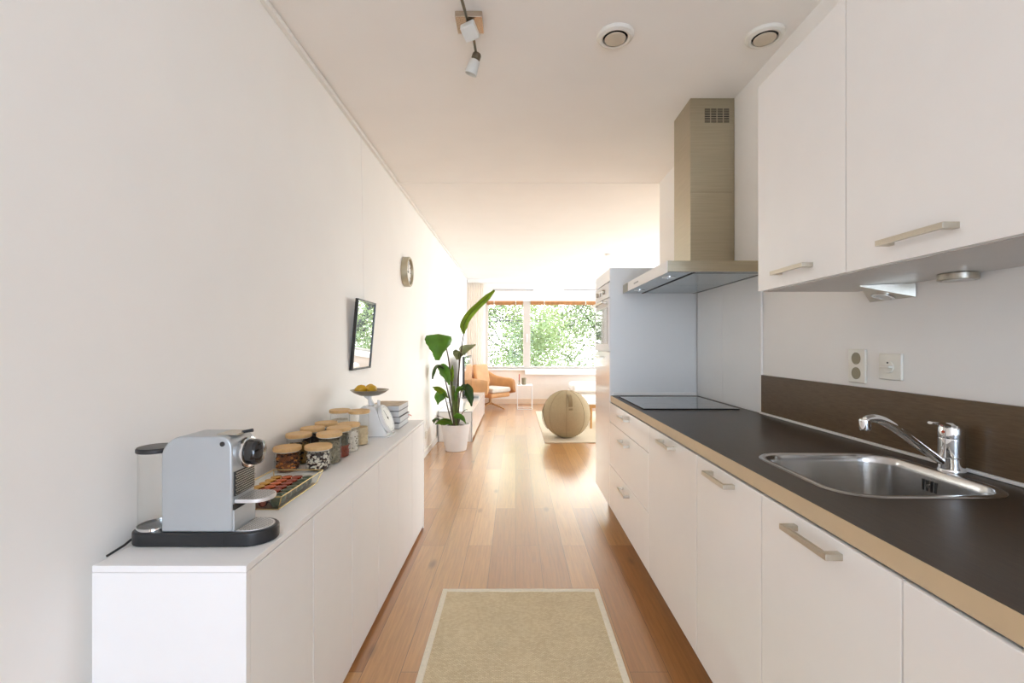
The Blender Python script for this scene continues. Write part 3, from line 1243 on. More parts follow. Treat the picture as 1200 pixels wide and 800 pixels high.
# body profile in x-z
bx0, bx1, bz0, bz1 = -.896, -.716, LZ + .0362, 1.010
prof = [(bx0, bz0)]
ra, rb = .055, .030
for k in range(9):
    a = PI - PI / 2 * k / 8
    prof.append((bx0 + ra + ra * math.cos(a), bz1 - ra + ra * math.sin(a)))
for k in range(7):
    a = PI / 2 - PI / 2 * k / 6
    prof.append((bx1 - rb + rb * math.cos(a), bz1 - rb + rb * math.sin(a)))
prof.append((bx1, bz0))
mb = MB()
mb.prism(prof, MY0 + .006, MY1 - .006, 'y', .006, seg=3)
bd = mb.build('body', 'silver_paint', cm)
mb = MB()
mb.box(bx1 - .001, bx1 + .003, MY0 + .014, MY1 - .012, .856, .918, .001)
gr = mb.build('grille', 'perforated_dark', cm)
mb = MB()
for i in range(12):
    for j in range(10):
        yy = MY0 + .0185 + (MY1 - MY0 - .035) * i / 11 + (.0035 if j % 2 else 0)
        zz = .860 + .054 * j / 9
        mb.box(bx1 + .0031, bx1 + .0045, yy - .0019, yy + .0019, zz - .0012, zz + .0012)
mb.build('grille_pattern', 'silver_dot', gr)
# brewing head: chrome collar and black knob pointing to the aisle
mb = MB()
hz = .960
mb.lathe([(0, bx1 - .01), (.030, bx1 - .01), (.037, bx1 + .001), (.040, bx1 + .010), (.0395, bx1 + .016), (.035, bx1 + .0175), (0, bx1 + .0175)], (0, MYC + .002, hz), 36, 'x')
mb.build('chrome_collar', 'chrome', cm)
mb = MB()
mb.lathe([(0, bx1 + .0178), (.034, bx1 + .0178), (.0335, bx1 + .034), (.030, bx1 + .043), (.022, bx1 + .048), (0, bx1 + .050)], (0, MYC + .002, hz), 36, 'x')
mb.build('knob', 'black_gloss', cm)
mb = MB()
mb.box(-.768, bx1 + .001, MY0 + .026, MY1 - .026, bz1 - .001, bz1 + .003, .001)
mb.build('lever_plate', 'brushed_steel', cm)
mb = MB()
mb.tube([(bx1 - .004, MYC, bz1 + .002), (bx1 + .012, MYC, bz1 + .005), (bx1 + .024, MYC, bz1 + .007)], [.003, .0032, .0036], 12, flat=1.3)
mb.build('lever_tip', 'black_plastic', cm)
mb = MB()
mb.cyl((-.740, 0, .991), .0062, MY0 + .0045, MY0 + .0066, 'y', 20)
mb.build('button', 'black_gloss', cm)
# cup shelf
mb = MB()
shp = [(bx1 + .001, MYC - .042), (bx1 + .001, MYC + .042)]
for k in range(13):
    a = PI / 2 - PI * k / 12
    shp.append((-.672 + .036 * math.cos(a), MYC + .042 * math.sin(a)))
mb.prism(shp, .838, .848, 'z', .002)
sh = mb.build('cup_shelf', 'grid_metal', cm)


def grid_dots(x0, x1, yc, r, z, xr, h=.0012):
    mb = MB()
    x = x0
    row = 0
    while x < x1:
        y = -r
        while y <= r:
            yy = yc + y + (.0035 if row % 2 else 0)
            dx = max(0, x - xr)
            lim = r if dx == 0 else r * math.sqrt(max(0, 1 - (dx / (x1 - xr)) ** 2))
            if abs(yy - yc) < lim - .002:
                mb.box(x - .0009, x + .0009, yy - .0014, yy + .0014, z, z + h * .4)
            y += .007
        x += .0055
        row += 1
    return mb


grid_dots(bx1 + .006, -.640, MYC, .040, .8481, -.672).build('shelf_pattern', 'perforated_dark', sh)
mb = MB()
mb.box(bx1 - .002, bx1 + .004, MY0 + .010, MY1 - .010, .768, .822, .001)
mb.build('cup_recess', 'silver_paint', cm)
mb = MB()
mb.box(bx1 - .002, bx1 + .0035, MY0 + .010, MY1 - .010, .8225, .837)
mb.build('recess_shadow_gap', 'dark_gap', cm)
# drip tray
mb = MB()
shp = [(bx1 + .006, MYC - .045), (bx1 + .006, MYC + .045)]
for k in range(15):
    a = PI / 2 - PI * k / 14
    shp.append((-.690 + .052 * math.cos(a), MYC + .045 * math.sin(a)))
mb.prism(shp, LZ + .0362, LZ + .0385, 'z', .0006)
dt = mb.build('drip_grid', 'grid_metal', cm)
grid_dots(bx1 + .010, -.642, MYC, .043, LZ + .0386, -.690).build('drip_pattern', 'perforated_dark', dt)
# water tank
TXc, TYc = -.938, 1.207
mb = MB()
mb.lathe([(0, LZ + .0368), (.042, LZ + .0368), (.042, .964), (.0400, .964), (.0400, LZ + .0390), (0, LZ + .0390)], (TXc, TYc, 0), 40)
tk = mb.build('water_tank', 'clear_glass', cm)
mb = MB()
mb.lathe([(0, .9645), (.0445, .9645), (.0455, .967), (.0455, .973), (.043, .9765), (0, .9775)], (TXc, TYc, 0), 40)
mb.build('tank_lid', 'black_plastic', tk)
mb = MB()
mb.ring((TXc, TYc, 0), .0425, .0445, LZ + .0366, LZ + .043)
mb.build('tank_ring', 'chrome', tk)
mb = MB()
mb.tube([(-.984, 1.20, LZ + .012), (-.990, 1.185, LZ + .008), (-.986, 1.162, LZ + .005), (-.982, 1.13, LZ + .0045), (-.979, 1.105, LZ + .004)], .003, 8)
mb.build('power_cable', 'black_plastic', cm)

# ------------------------------------------------------------------ capsule tray and capsules
ct = thing('capsule_tray', 'glass tray with brass edges full of coffee capsules on the sideboard', 'tray', (-.81, 1.565, LZ))
tx0, tx1, ty0, ty1 = -.888, -.733, 1.425, 1.695     # bottom
fx0, fx1, fy0, fy1 = -.900, -.716, 1.410, 1.716     # rim
tz0, tz1 = LZ + .0012, LZ + .045
bt = [Vector(p) for p in ((tx0, ty0, tz0), (tx1, ty0, tz0), (tx1, ty1, tz0), (tx0, ty1, tz0))]
rm = [Vector(p) for p in ((fx0, fy0, tz1), (fx1, fy0, tz1), (fx1, fy1, tz1), (fx0, fy1, tz1))]
mb = MB()
mb.box(tx0, tx1, ty0, ty1, tz0, tz0 + .002)
mb.build('bottom', 'brass', ct)
mb = MB()
for k in range(4):
    a, b = k, (k + 1) % 4
    mb.poly((bt[a], bt[b], rm[b], rm[a]))
mb.build('glass_side', 'tray_glass', ct, flat=True)
mb = MB()
for k in range(4):
    mb.tube((bt[k], bt[(k + 1) % 4]), .0016, 6)
    mb.tube((rm[k], rm[(k + 1) % 4]), .0018, 6)
    mb.tube((bt[k], rm[k]), .0016, 6)
mb.build('brass_edge', 'brass', ct)
ORD = ['nearest', 'second', 'third', 'fourth', 'fifth', 'sixth', 'seventh', 'eighth']
capz = tz0 + .0024
proto = {}
rowsx = [(-.868, 'gold', 'cap_gold', 'gold row'), (-.830, 'orange', 'cap_orange', 'orange row'), (-.792, 'copper', 'cap_copper', 'copper row'), (-.754, 'dark green', 'cap_green', 'green row')]
for x, cname, cmat, rname in rowsx:
    for k in range(7):
        y = 1.446 + k * .0378
        lab = f'{ORD[k]} capsule from the coffee machine in the {cname} row of the tray'
        if cname not in proto:
            t = thing('coffee_capsule', lab, 'capsule', (x, y, capz), group='coffee capsules in the tray')
            mb = MB()
            mb.lathe([(0, 0), (.0075, .0006), (.0115, .004), (.0136, .010), (.0150, .0255), (.0183, .0262), (.0186, .0272), (.0182, .0282), (.0150, .0290), (.008, .0302), (0, .0306)], (0, 0, 0), 24)
            mb.build('foil_cup', cmat, t, local=True)
            proto[cname] = t
        else:
            dup(proto[cname], (x, y, capz), k * .5, lab)

# ------------------------------------------------------------------ storage jars
JAR_R = .0495


def jar(x, y, h, label, r=JAR_R):
    t = thing('storage_jar', label, 'jar', (x, y, LZ), group='glass storage jars with bamboo lids')
    z0, z1 = LZ + .0008, LZ + h - .016
    mb = MB()
    mb.lathe([(0, z0), (r - .004, z0), (r, z0 + .004), (r, z1), (r - .0028, z1), (r - .0028, z0 + .006), (r - .006, z0 + .003), (0, z0 + .003)], (x, y, 0), 40)
    mb.build('glass_body', 'clear_glass', t)
    mb = MB()
    zt = LZ + h
    mb.lathe([(0, z1 + .0005), (r + .0025, z1 + .0005), (r + .0035, z1 + .002), (r + .0035, zt - .003), (r + .001, zt), (0, zt)], (x, y, 0), 40)
    ld = mb.build('lid', 'bamboo', t)
    mb = MB()
    mb.lathe([(0, z1 - .004), (r - .0045, z1 - .004), (r - .0040, z1 - .0005), (0, z1 - .0005)], (x, y, 0), 32)
    mb.build('seal', 'silicone', ld)
    return t


def contents(name, label, x, y, frac, h, mats, n, size, sc=(1, 1, 1), core=0, layers=None):
    """loose food in a jar as one heap: small pieces against the glass and on top of a core"""
    r = JAR_R - .0042
    z0 = LZ + .0048
    z1 = LZ + (h - .030) * frac
    mb = MB()
    lay = layers or [(0, 1, core)]
    for a, b, mi in lay:
        za, zb = z0 + (z1 - z0) * a, z0 + (z1 - z0) * b
        mb.lathe([(0, za), (r - size * .55, za), (r - size * .55, zb - size * .2), (0, zb - size * .1)], (x, y, 0), 28, mi=mi)
    mr = size * max(sc) * .5
    for k in range(n):
        a = random.random() * 2 * PI
        topp = random.random() < .22
        rad = (r - mr) * (math.sqrt(random.random()) if topp else 1)
        z = z1 - mr * .4 if topp else z0 + mr + (z1 - z0 - 2 * mr) * random.random()
        rot = Matrix.Rotation(random.random() * 6, 3, 'Z') @ Matrix.Rotation(random.random() * 6, 3, 'X')
        u = (z - z0) / (z1 - z0)
        mi = random.randrange(len(mats)) if not layers else [m for a_, b_, m in lay if a_ <= min(u, .999) < b_][0]
        mb.ball((x + rad * math.cos(a), y + rad * math.sin(a), z), size * .5, 8, 5, sc, rot, mi)
    o = mb.build(name, mats, loc=(x, y, z0), angle=70)
    tag(o, label, 'food', kind='stuff')
    return o


jar(-.923, 1.865, .100, 'low glass jar of mixed nuts with bamboo lid, against the wall nearest the coffee machine')
contents('mixed_nuts', 'mixed brown and orange nuts filling the low jar nearest the wall', -.923, 1.865, 1, .100, ['nut_brown', 'nut_dark', 'nut_orange'], 150, .017, (1, .7, .6))
jar(-.806, 1.885, .102, 'low glass jar of white and dark flakes with bamboo lid, behind the capsule tray')
contents('white_flakes', 'white flakes and dark pieces filling the low jar behind the capsules', -.806, 1.885, 1, .102, ['flake_white', 'flake_white', 'flake_dark'], 300, .015, (1, .7, .35), 2)
jar(-.936, 1.992, .129, 'medium glass jar of amber tea, second along the wall row')
contents('loose_tea', 'amber loose tea in the second jar of the wall row', -.936, 1.992, .85, .129, ['amber_tea', 'coffee_dark'], 90, .010)
jar(-.804, 1.992, .133, 'medium glass jar of grey seeds, second along the front row')
contents('grey_seeds', 'grey green seeds in the second jar of the front row', -.804, 1.992, .97, .133, ['seed_grey', 'seed_dark', 'seed_grey'], 420, .0085, (1, .7, .5))
jar(-.934, 2.122, .131, 'medium glass jar of dark coffee beans, third along the wall row')
contents('coffee_beans', 'dark coffee beans in the third jar of the wall row', -.934, 2.122, .95, .131, ['coffee_dark'], 150, .011, (1, .7, .6))
jar(-.805, 2.102, .136, 'medium glass jar with red spice below grey seeds, third along the front row')
contents('red_spice', 'red brown spice under grey seeds in the third front jar', -.805, 2.102, .97, .136, ['spice_red', 'seed_dark'], 200, .008, (1, .8, .6), 0, [(0, .52, 0), (.52, 1.001, 1)])
jar(-.929, 2.262, .132, 'medium glass jar of dark seeds, fourth along the wall row')
contents('dark_seeds', 'dark seeds in the fourth jar of the wall row', -.929, 2.262, .9, .132, ['seed_dark', 'coffee_dark'], 110, .010)
jar(-.803, 2.217, .134, 'medium glass jar of speckled white beans, fourth along the front row')
contents('white_beans', 'speckled white beans in the fourth jar of the front row', -.803, 2.217, .97, .134, ['white_grain', 'white_grain', 'seed_grey'], 240, .010, (1, .7, .6))
jar(-.916, 2.405, .174, 'tall glass jar of white oats, last along the wall row')
contents('white_oats', 'white oats in the tall jar at the end of the wall row', -.916, 2.405, .86, .174, ['white_grain'], 140, .010, (1, .8, .4))
jar(-.801, 2.362, .177, 'tall glass jar of pale rice, last in the front row beside the kitchen scale')
contents('pale_rice', 'pale rice filling the lower half of the tall front jar', -.801, 2.362, .62, .177, ['pale_grain'], 220, .007, (1, .5, .5))

# ------------------------------------------------------------------ kitchen scale
KX, KY = -.800, 2.60
ks = thing('kitchen_scale', 'white kitchen scale with tilted round dial and metal pan on the sideboard', 'scale', (KX, KY, LZ))
zb = LZ
mb = MB()
body = [(-.075, .004), (.085, .004), (.090, .016), (.028, .160), (.018, .170), (-.045, .170), (-.058, .160)]
mb.prism([(KX + a, zb + b) for a, b in body], KY - .062, KY + .062, 'y', .006, seg=3)
mb.box(KX - .082, KX + .105, KY - .068, KY + .068, zb + .0006, zb + .0045, .001)
mb.build('body', 'scale_enamel', ks)
dirv = Vector((.144, 0, .062)).normalized()
M = Matrix.Translation((KX + .063, KY, zb + .092)) @ dirv.to_track_quat('Z', 'Y').to_matrix().to_4x4()
mb = MB()
mb.lathe([(0, -.01), (.062, -.01), (.082, 0), (.082, .016), (.078, .020), (.075, .016), (0, .0155)], seg=44, mtx=M)
dl = mb.build('dial_bezel', 'scale_enamel', ks)
mb = MB()
mb.cyl((0, 0, 0), .0745, .0157, .0172, 'z', 44, mtx=M)
mb.build('dial_face', 'dial_white', dl)
mb = MB()
for k in range(40):
    a = 2 * PI * k / 40
    L_ = .010 if k % 5 == 0 else .005
    mb.box(.070 - L_, .070, -.0007, .0007, .0173, .0178, mtx=M @ Matrix.Rotation(a, 4, 'Z'))
mb.box(-.012, .052, -.0012, .0012, .0185, .0193, mtx=M @ Matrix.Rotation(1.9, 4, 'Z'))
mb.cyl((0, 0, 0), .006, .0175, .0205, 'z', 16, mtx=M)
mb.build('dial_marks', 'ink', dl)
PX, PY = -.822, 2.60
mb = MB()
mb.tube([(PX + .01, PY, zb + .168), (PX, PY, zb + .205), (PX - .01, PY, zb + .228)], [.018, .011, .024], 18)
mb.cyl((PX + .045, PY + .02, 0), .008, zb + .1695, zb + .195)
mb.build('post', 'scale_enamel', ks)
mb = MB()
zp = .957
mb.lathe([(0, zp), (.055, zp + .002), (.085, zp + .016), (.103, zp + .030), (.106, zp + .0315), (.101, zp + .032), (.083, zp + .0185), (.054, zp + .0048), (0, zp + .003)], (PX, PY, 0), 44)
mb.build('pan', 'pan_metal', ks)
for lab, dx, dy, rz in (('lemon on the wall side of the scale pan', -.047, -.005, .4), ('lemon in the middle of the scale pan', .016, -.012, 1.4), ('lemon at the back of the scale pan', -.012, .052, 2.3)):
    mb = MB()
    rot = Matrix.Rotation(rz, 3, 'Z')
    prof = [(0, -.036), (.006, -.034), (.010, -.029), (.022, -.019), (.0265, 0), (.022, .019), (.010, .029), (.006, .034), (0, .036)]
    Mx = Matrix.Translation((PX + dx, PY + dy, zp + .0345)) @ Matrix.Rotation(rz, 4, 'Z') @ Matrix.Rotation(PI / 2, 4, 'Y')
    mb.lathe(prof, seg=20, mtx=Mx)
    tag(mb.build('lemon', 'lemon_yellow', loc=(PX + dx, PY + dy, zp + .008), angle=60), 'yellow ' + lab, 'lemon', 'lemons in the scale pan')

# ------------------------------------------------------------------ books
z = LZ + .0006
for k, (lab, x0, x1, y0, y1, th) in enumerate((
        ('bottom grey book of the stack of four behind the kitchen scale', -.885, -.705, 2.790, 3.030, .034),
        ('grey book with a red ribbon, second from the bottom of the stack', -.880, -.700, 2.800, 3.040, .036),
        ('third grey book from the bottom of the stack behind the scale', -.885, -.705, 2.785, 3.020, .036),
        ('topmost book of the stack, with a brown patterned cover', -.885, -.703, 2.782, 3.025, .034))):
    t = thing('book', lab, 'book', ((x0 + x1) / 2, (y0 + y1) / 2, z), group='books stacked on the sideboard')
    mb = MB()
    mb.box(x0 + .004, x1 - .005, y0 + .003, y1 - .004, z + .003, z + th - .003)
    mb.build('pages', 'paper', t)
    mb = MB()
    mb.box(x0, x1, y0, y1, z, z + .0028, .0008)
    mb.build('cover', 'book_dark', t)
    mb = MB()
    mb.box(x0, x1, y0, y1, z + th - .0028, z + th - .0002, .0008)
    mb.build('cover', 'book_cover_tan' if k == 3 else 'book_dark', t)
    mb = MB()
    mb.box(x0, x1, y0 - .0005, y0 + .0028, z + .0029, z + th - .0029, .0005)
    mb.box(x1 - .0045, x1 - .0005, y0 + .0035, y1, z + .0029, z + th - .0029, .0005)
    mb.build('spine', 'book_grey', t)
    if k == 1:
        mb = MB()
        mb.tube([(x1 - .001, y1 - .03, z + th * .5), (x1 + .012, y1 - .02, z + th * .45), (x1 + .016, y1 - .012, z + th * .25)], .0022, 6)
        mb.build('ribbon', 'ribbon_red', t)
    z += th + .0006

# ------------------------------------------------------------------ wall mirror and clock
my0, my1, mz0, mz1 = 2.795, 3.150, 1.087, 1.528
mr = thing('wall_mirror', 'black framed mirror hanging tilted on the left wall', 'mirror', (XL, (my0 + my1) / 2, mz0))
tilt = math.atan2(.038, mz1 - mz0)
Mt = Matrix.Translation((XL + .002, 0, mz0)) @ Matrix.Rotation(tilt, 4, 'Y') @ Matrix.Translation((0, 0, -mz0))
mb = MB()
fw = .011
mb.box(0, .020, my0, my0 + fw, mz0, mz1, .001, mtx=Mt)
mb.box(0, .020, my1 - fw, my1, mz0, mz1, .001, mtx=Mt)
mb.box(0, .020, my0 + fw, my1 - fw, mz0, mz0 + fw, .001, mtx=Mt)
mb.box(0, .020, my0 + fw, my1 - fw, mz1 - fw, mz1, .001, mtx=Mt)
mb.build('frame', 'frame_black', mr)
mb = MB()
mb.box(.002, .014, my0 + fw, my1 - fw, mz0 + fw, mz1 - fw, mtx=Mt)
mb.build('mirror_glass', 'mirror_silver', mr, flat=True)
mb = MB()
mb.tube([(XL + .034, 2.97, mz1 - .004), (XL + .014, 2.97, 2.60)], .0011, 6)
mb.build('hanging_wire', 'white_metal', mr)

ky, kz, kr = 4.19, 1.905, .135
ck = thing('wall_clock', 'round wall clock with thick metal rim on the left wall', 'clock', (XL, ky, kz))
mb = MB()
mb.lathe([(0, XL + .001), (kr, XL + .001), (kr, XL + .050), (kr - .004, XL + .056), (kr - .018, XL + .056), (kr - .021, XL + .050), (kr - .021, XL + .030), (0, XL + .030)], (0, ky, kz), 56, 'x')
mb.build('rim', 'clock_rim', ck)
mb = MB()
mb.cyl((0, ky, kz), kr - .0215, XL + .0302, XL + .034, 'x', 48)
fc = mb.build('face', 'dial_white', ck)
mb = MB()
for k in range(12):
    a = 2 * PI * k / 12
    Mh = Matrix.Translation((XL + .0345, ky, kz)) @ Matrix.Rotation(a, 4, 'X')
    mb.box(-.0003, .0012, -.003, .003, .086, .106, mtx=Mh)
mb.build('hour_marks', 'ink', fc)
mb = MB()
for a, L_, w in ((1.62, .062, .0035), (.15, .088, .0025)):
    Mh = Matrix.Translation((XL + .037, ky, kz)) @ Matrix.Rotation(a, 4, 'X')
    mb.box(0, .0012, -w, w, -.012, L_, mtx=Mh)
mb.cyl((0, ky, kz), .006, XL + .0345, XL + .0395, 'x', 16)
mb.build('hands', 'ink', fc)

# ------------------------------------------------------------------ potted plant
PLX, PLY = -.705, 5.45
pt = thing('potted_plant', 'tall bird of paradise plant in a white ribbed pot by the left wall', 'plant', (PLX, PLY, 0))
mb = MB()
prof = [(0, .001), (.118, .001), (.126, .008)]
for k in range(15):
    u = k / 14
    prof.append((.126 + (.168 - .126) * u + (.0012 if k % 2 else -.0012), .012 + .288 * u))
prof += [(.170, .305), (.170, .313), (.160, .313), (.156, .290), (.150, .280), (0, .280)]
mb.lathe(prof, (PLX, PLY, 0), 48)
mb.build('pot', 'pot_white', pt)
mb = MB()
rows = [[(PLX + r * math.cos(a), PLY + r * math.sin(a), .2815 + .006 * math.sin(3 * a + r * 60)) for a in [2 * PI * k / 24 for k in range(24)]] for r in (.149, .10, .05, .01)]
mb.grid(rows, closed=True)
mb.build('soil', 'soil', pt)


def bez(p, u):
    """quadratic or cubic bezier"""
    if len(p) == 3:
        return p[0] * (1 - u) ** 2 + p[1] * 2 * u * (1 - u) + p[2] * u * u
    return p[0] * (1 - u) ** 3 + p[1] * 3 * u * (1 - u) ** 2 + p[2] * 3 * u * u * (1 - u) + p[3] * u ** 3


def leaf(pts, wid, mname, side=(1, 0, 0), fold=.35, nm=14, wave=0., split=0):
    """pts: midrib control points in the world; wid: half widths along it; side: direction across; fold: lift of the edges"""
    side = Vector(side).normalized()
    mb = MB()
    rows = []
    for i in range(nm + 1):
        u = i / nm
        c = bez(pts, u)
        d = (bez(pts, min(u + .02, 1)) - bez(pts, max(u - .02, 0))).normalized()
        s = (side - d * side.dot(d)).normalized()
        nrm = s.cross(d).normalized()
        f = u * (len(wid) - 1)
        k = min(int(f), len(wid) - 2)
        w = wid[k] + (wid[k + 1] - wid[k]) * (3 * (f - k) ** 2 - 2 * (f - k) ** 3)
        row = []
        for q in (-1, -.66, -.33, -.06, .06, .33, .66, 1):
            lift = fold * abs(q) ** 1.5 * w
            wv = wave * w * math.sin(u * 19 + q * 2) * abs(q)
            row.append(c + s * (q * w * (1 - .12 * fold)) + nrm * (lift + wv - (.004 if abs(q) < .1 else 0)))
        rows.append(row)
    mb.grid(rows)
    o = mb.build('leaf', mname, pt, angle=80)
    so = o.modifiers.new('thickness', 'SOLIDIFY')
    so.thickness = .0015
    rib = MB()
    pp = [bez(pts, k / 10) + (Vector((0, -.002, 0))) for k in range(11)]
    rib.tube(pp, [.0045 - .0035 * k / 10 for k in range(11)], 6)
    rib.build('midrib', 'stem_green', o)
    return o


def stalk(pts, r0, r1, mname='stem_dark'):
    mb = MB()
    P = [bez(pts, k / 12) for k in range(13)]
    mb.tube(P, [r0 + (r1 - r0) * k / 12 for k in range(13)], 8)
    return mb.build('stem', mname, pt)


Y0 = PLY
base = at(534, 492, Y0)
base.z = .283
# tall leaf
a0 = at(543.5, 391, Y0)
leaf([a0, at(539, 372, Y0), at(562, 358, Y0 - .03), at(579.5, 340, Y0 - .05)], [.012, .050, .048, .046, .040, .038, .012], 'leaf_bright', (.75, .15, -.6), .5)
stalk([base + Vector((.01, 0, 0)), at(535, 440, Y0), a0], .013, .006)
# big hanging leaf
YL = Y0 - .42
b0 = at(514, 391.5, YL + .03)
leaf([b0, at(513.8, 402, YL - .05), at(512.5, 422, YL - .02)], [.138, .152, .138, .102, .056, .026], 'leaf_mid', (1, .25, .10), .22, wave=.03)
mb = MB()
stalk([base + Vector((-.02, .02, 0)), at(528, 440, Y0 + .05), at(527, 400, Y0 - .12), b0], .012, .005)
# pale leaf seen from below
leaf([at(537.5, 421, Y0), at(536, 407, Y0 + .05), at(545, 409, Y0 + .02), at(557.5, 403.5, Y0)], [.030, .075, .085, .060, .035, .008], 'leaf_pale', (.55, .2, .8), .35)
stalk([base + Vector((.03, .02, 0)), at(537, 450, Y0), at(538, 421, Y0)], .012, .005)
# dark drooping leaf on the left and its lit half
leaf([at(521, 432, Y0 - .08), at(511, 421, Y0 - .14), at(506, 432, Y0 - .20), at(506.5, 444, Y0 - .20)], [.02, .07, .085, .07, .02], 'leaf_dark', (.3, -.9, .35), .4)
leaf([at(513, 431, Y0 - .03), at(521, 430, Y0 - .06), at(526.5, 451, Y0 - .09)], [.02, .07, .075, .05, .01], 'leaf_mid', (.8, -.3, .5), .3)
stalk([base + Vector((-.01, -.03, 0)), at(527, 465, Y0 - .04), at(519, 434, Y0 - .03)], .012, .006)
# young upright leaf
leaf([at(529.8, 447, Y0 - .03), at(529, 438, Y0 - .03), at(530.5, 427.5, Y0 - .03)], [.012, .024, .022, .004], 'leaf_bright', (1, .2, 0), .6)
stalk([base + Vector((-.015, -.02, 0)), at(531, 470, Y0 - .03), at(529.8, 446, Y0 - .03)], .014, .008, 'stem_green')
# lower leaves
leaf([at(525, 466, Y0 - .06), at(515, 452, Y0 - .16), at(507, 453.5, Y0 - .22)], [.01, .05, .045, .006], 'leaf_bright', (.5, -.6, .6), .3)
leaf([at(521, 459, Y0 - .08), at(514, 458, Y0 - .10), at(513, 474, Y0 - .12)], [.03, .075, .07, .008], 'leaf_mid', (1, -.2, .2), .3)
stalk([base + Vector((-.03, -.02, 0)), at(524, 478, Y0 - .05), at(521, 460, Y0 - .07)], .009, .005)
leaf([at(535, 470, Y0 - .04), at(535, 455, Y0 - .06), at(545, 455, Y0 - .08)], [.02, .06, .055, .01], 'leaf_mid', (.4, -.5, .7), .3)
leaf([at(540, 456, Y0 - .05), at(549, 452, Y0 - .08), at(552.5, 476, Y0 - .12)], [.03, .075, .075, .05, .01], 'leaf_dark', (.8, -.4, -.2), .35)
stalk([base + Vector((.03, -.02, 0)), at(537, 478, Y0 - .03), at(540, 458, Y0 - .04)], .009, .005)
leaf([at(530, 497, Y0 - .12), at(520, 488, Y0 - .18), at(510, 497, Y0 - .20)], [.02, .065, .06, .01], 'leaf_mid', (.2, -.6, .7), .3)
leaf([at(515, 492, Y0 - .10), at(508, 486, Y0 - .20), at(508.5, 496, Y0 - .24)], [.01, .045, .04, .008], 'leaf_dark', (.7, -.5, .2), .3)
stalk([base + Vector((-.04, 0, 0)), at(523, 489, Y0 - .08), at(512, 487, Y0 - .11)], .005, .003)
leaf([at(533, 489.5, Y0 - .12), at(540, 487, Y0 - .17), at(546, 496, Y0 - .20)], [.03, .06, .055, .01], 'leaf_mid', (.2, -.7, .6), .3)
stalk([base + Vector((.03, 0, 0)), at(541, 478, Y0 - .05), at(548, 480, Y0 - .08)], .005, .003)
stalk([base, at(533, 470, Y0), at(532, 452, Y0)], .022, .012, 'stem_green')
stalk([base + Vector((.025, -.01, 0)), at(536, 470, Y0), at(535, 456, Y0)], .018, .010, 'stem_green')

# ------------------------------------------------------------------ television bench, television
tb = thing('television_bench', 'low white television bench along the left wall behind the plant', 'bench', (-.78, 7.15, 0))
bx0, bx1, by0, by1, bz = -.992, -.552, 5.90, 8.28, .388
mb = MB()
mb.box(bx0 + .002, bx1 - .019, by0 + .012, by1 - .012, .03, bz - .0005)
mb.build('carcass', 'gloss_white', tb)
for ya in (by0, by1 - .0115):
    mb = MB()
    mb.box(bx0, bx1, ya, ya + .0115, .001, bz, .001)
    mb.build('end_panel', 'gloss_white', tb)
mb = MB()
for xx in (bx0 + .006, bx1 - .006):
    mb.box(xx - .006, xx + .006, by0 - .004, by0 - .0002, .001, bz, .0008)
mb.box(bx0 + .012, bx1 - .012, by0 - .004, by0 - .0002, bz - .010, bz, .0008)
mb.build('edge_strip', 'grey_plastic', tb)
for k in range(4):
    w = (by1 - by0 - .024) / 4
    mb = MB()
    mb.box(bx1 - .018, bx1, by0 + .012 + k * w + .001, by0 + .012 + (k + 1) * w - .001, .033, bz - .003, .0015)
    mb.build('door', 'gloss_white', tb)
tv = thing('television', 'black framed television standing on the white bench', 'television', (-.79, 7.6, bz))
mb = MB()
ty0, ty1, tz0_, tz1_ = 7.05, 8.22, .445, 1.060
mb.box(-.810, -.780, ty0, ty1, tz0_, tz1_, .003)
mb.build('casing', 'black_plastic', tv)
mb = MB()
mb.box(-.7798, -.7775, ty0 + .012, ty1 - .012, tz0_ + .015, tz1_ - .012, .0006)
mb.build('screen', 'tv_screen', tv)
mb = MB()
mb.box(-.87, -.72, 7.40, 7.92, bz + .001, bz + .009, .003)
mb.box(-.812, -.790, 7.58, 7.74, bz + .0085, tz0_ + .02, .002)
mb.build('stand', 'black_plastic', tv)
mb = MB()
mb.box(-.700, -.590, 7.40, 7.62, bz + .001, bz + .035, .004)
mb.box(-.695, -.595, 7.398, 7.4, bz + .010, bz + .014)
tag(mb.build('media_box', 'grey_plastic', loc=(-.645, 7.51, bz)), 'small grey media box lying on the white television bench', 'box')

# ------------------------------------------------------------------ lounge chair
ac = thing('lounge_chair', 'orange leather swivel lounge chair in front of the window', 'armchair', (-.495, 9.0, 0), math.radians(-42))
ac.scale = (.90, .90, 1.0)
ctrl = [(.34, -.355), (.20, -.385), (.02, -.385), (-.18, -.345), (-.31, -.22), (-.36, 0), (-.31, .22), (-.18, .345), (.02, .385), (.20, .385), (.34, .355)]
tops = [.575, .60, .605, .64, .77, .86, .77, .64, .605, .60, .575]
bots = [.30, .27, .25, .24, .24, .24, .24, .24, .25, .27, .30]


def cat(vals, u):
    n = len(vals) - 1
    f = u * n
    i = min(int(f), n - 1)
    t = f - i
    g = lambda j: vals[max(0, min(n, j))]
    a, b, c, d = g(i - 1), g(i), g(i + 1), g(i + 2)
    return .5 * (2 * b + (c - a) * t + (2 * a - 5 * b + 4 * c - d) * t * t + (3 * b - a - 3 * c + d) * t ** 3)


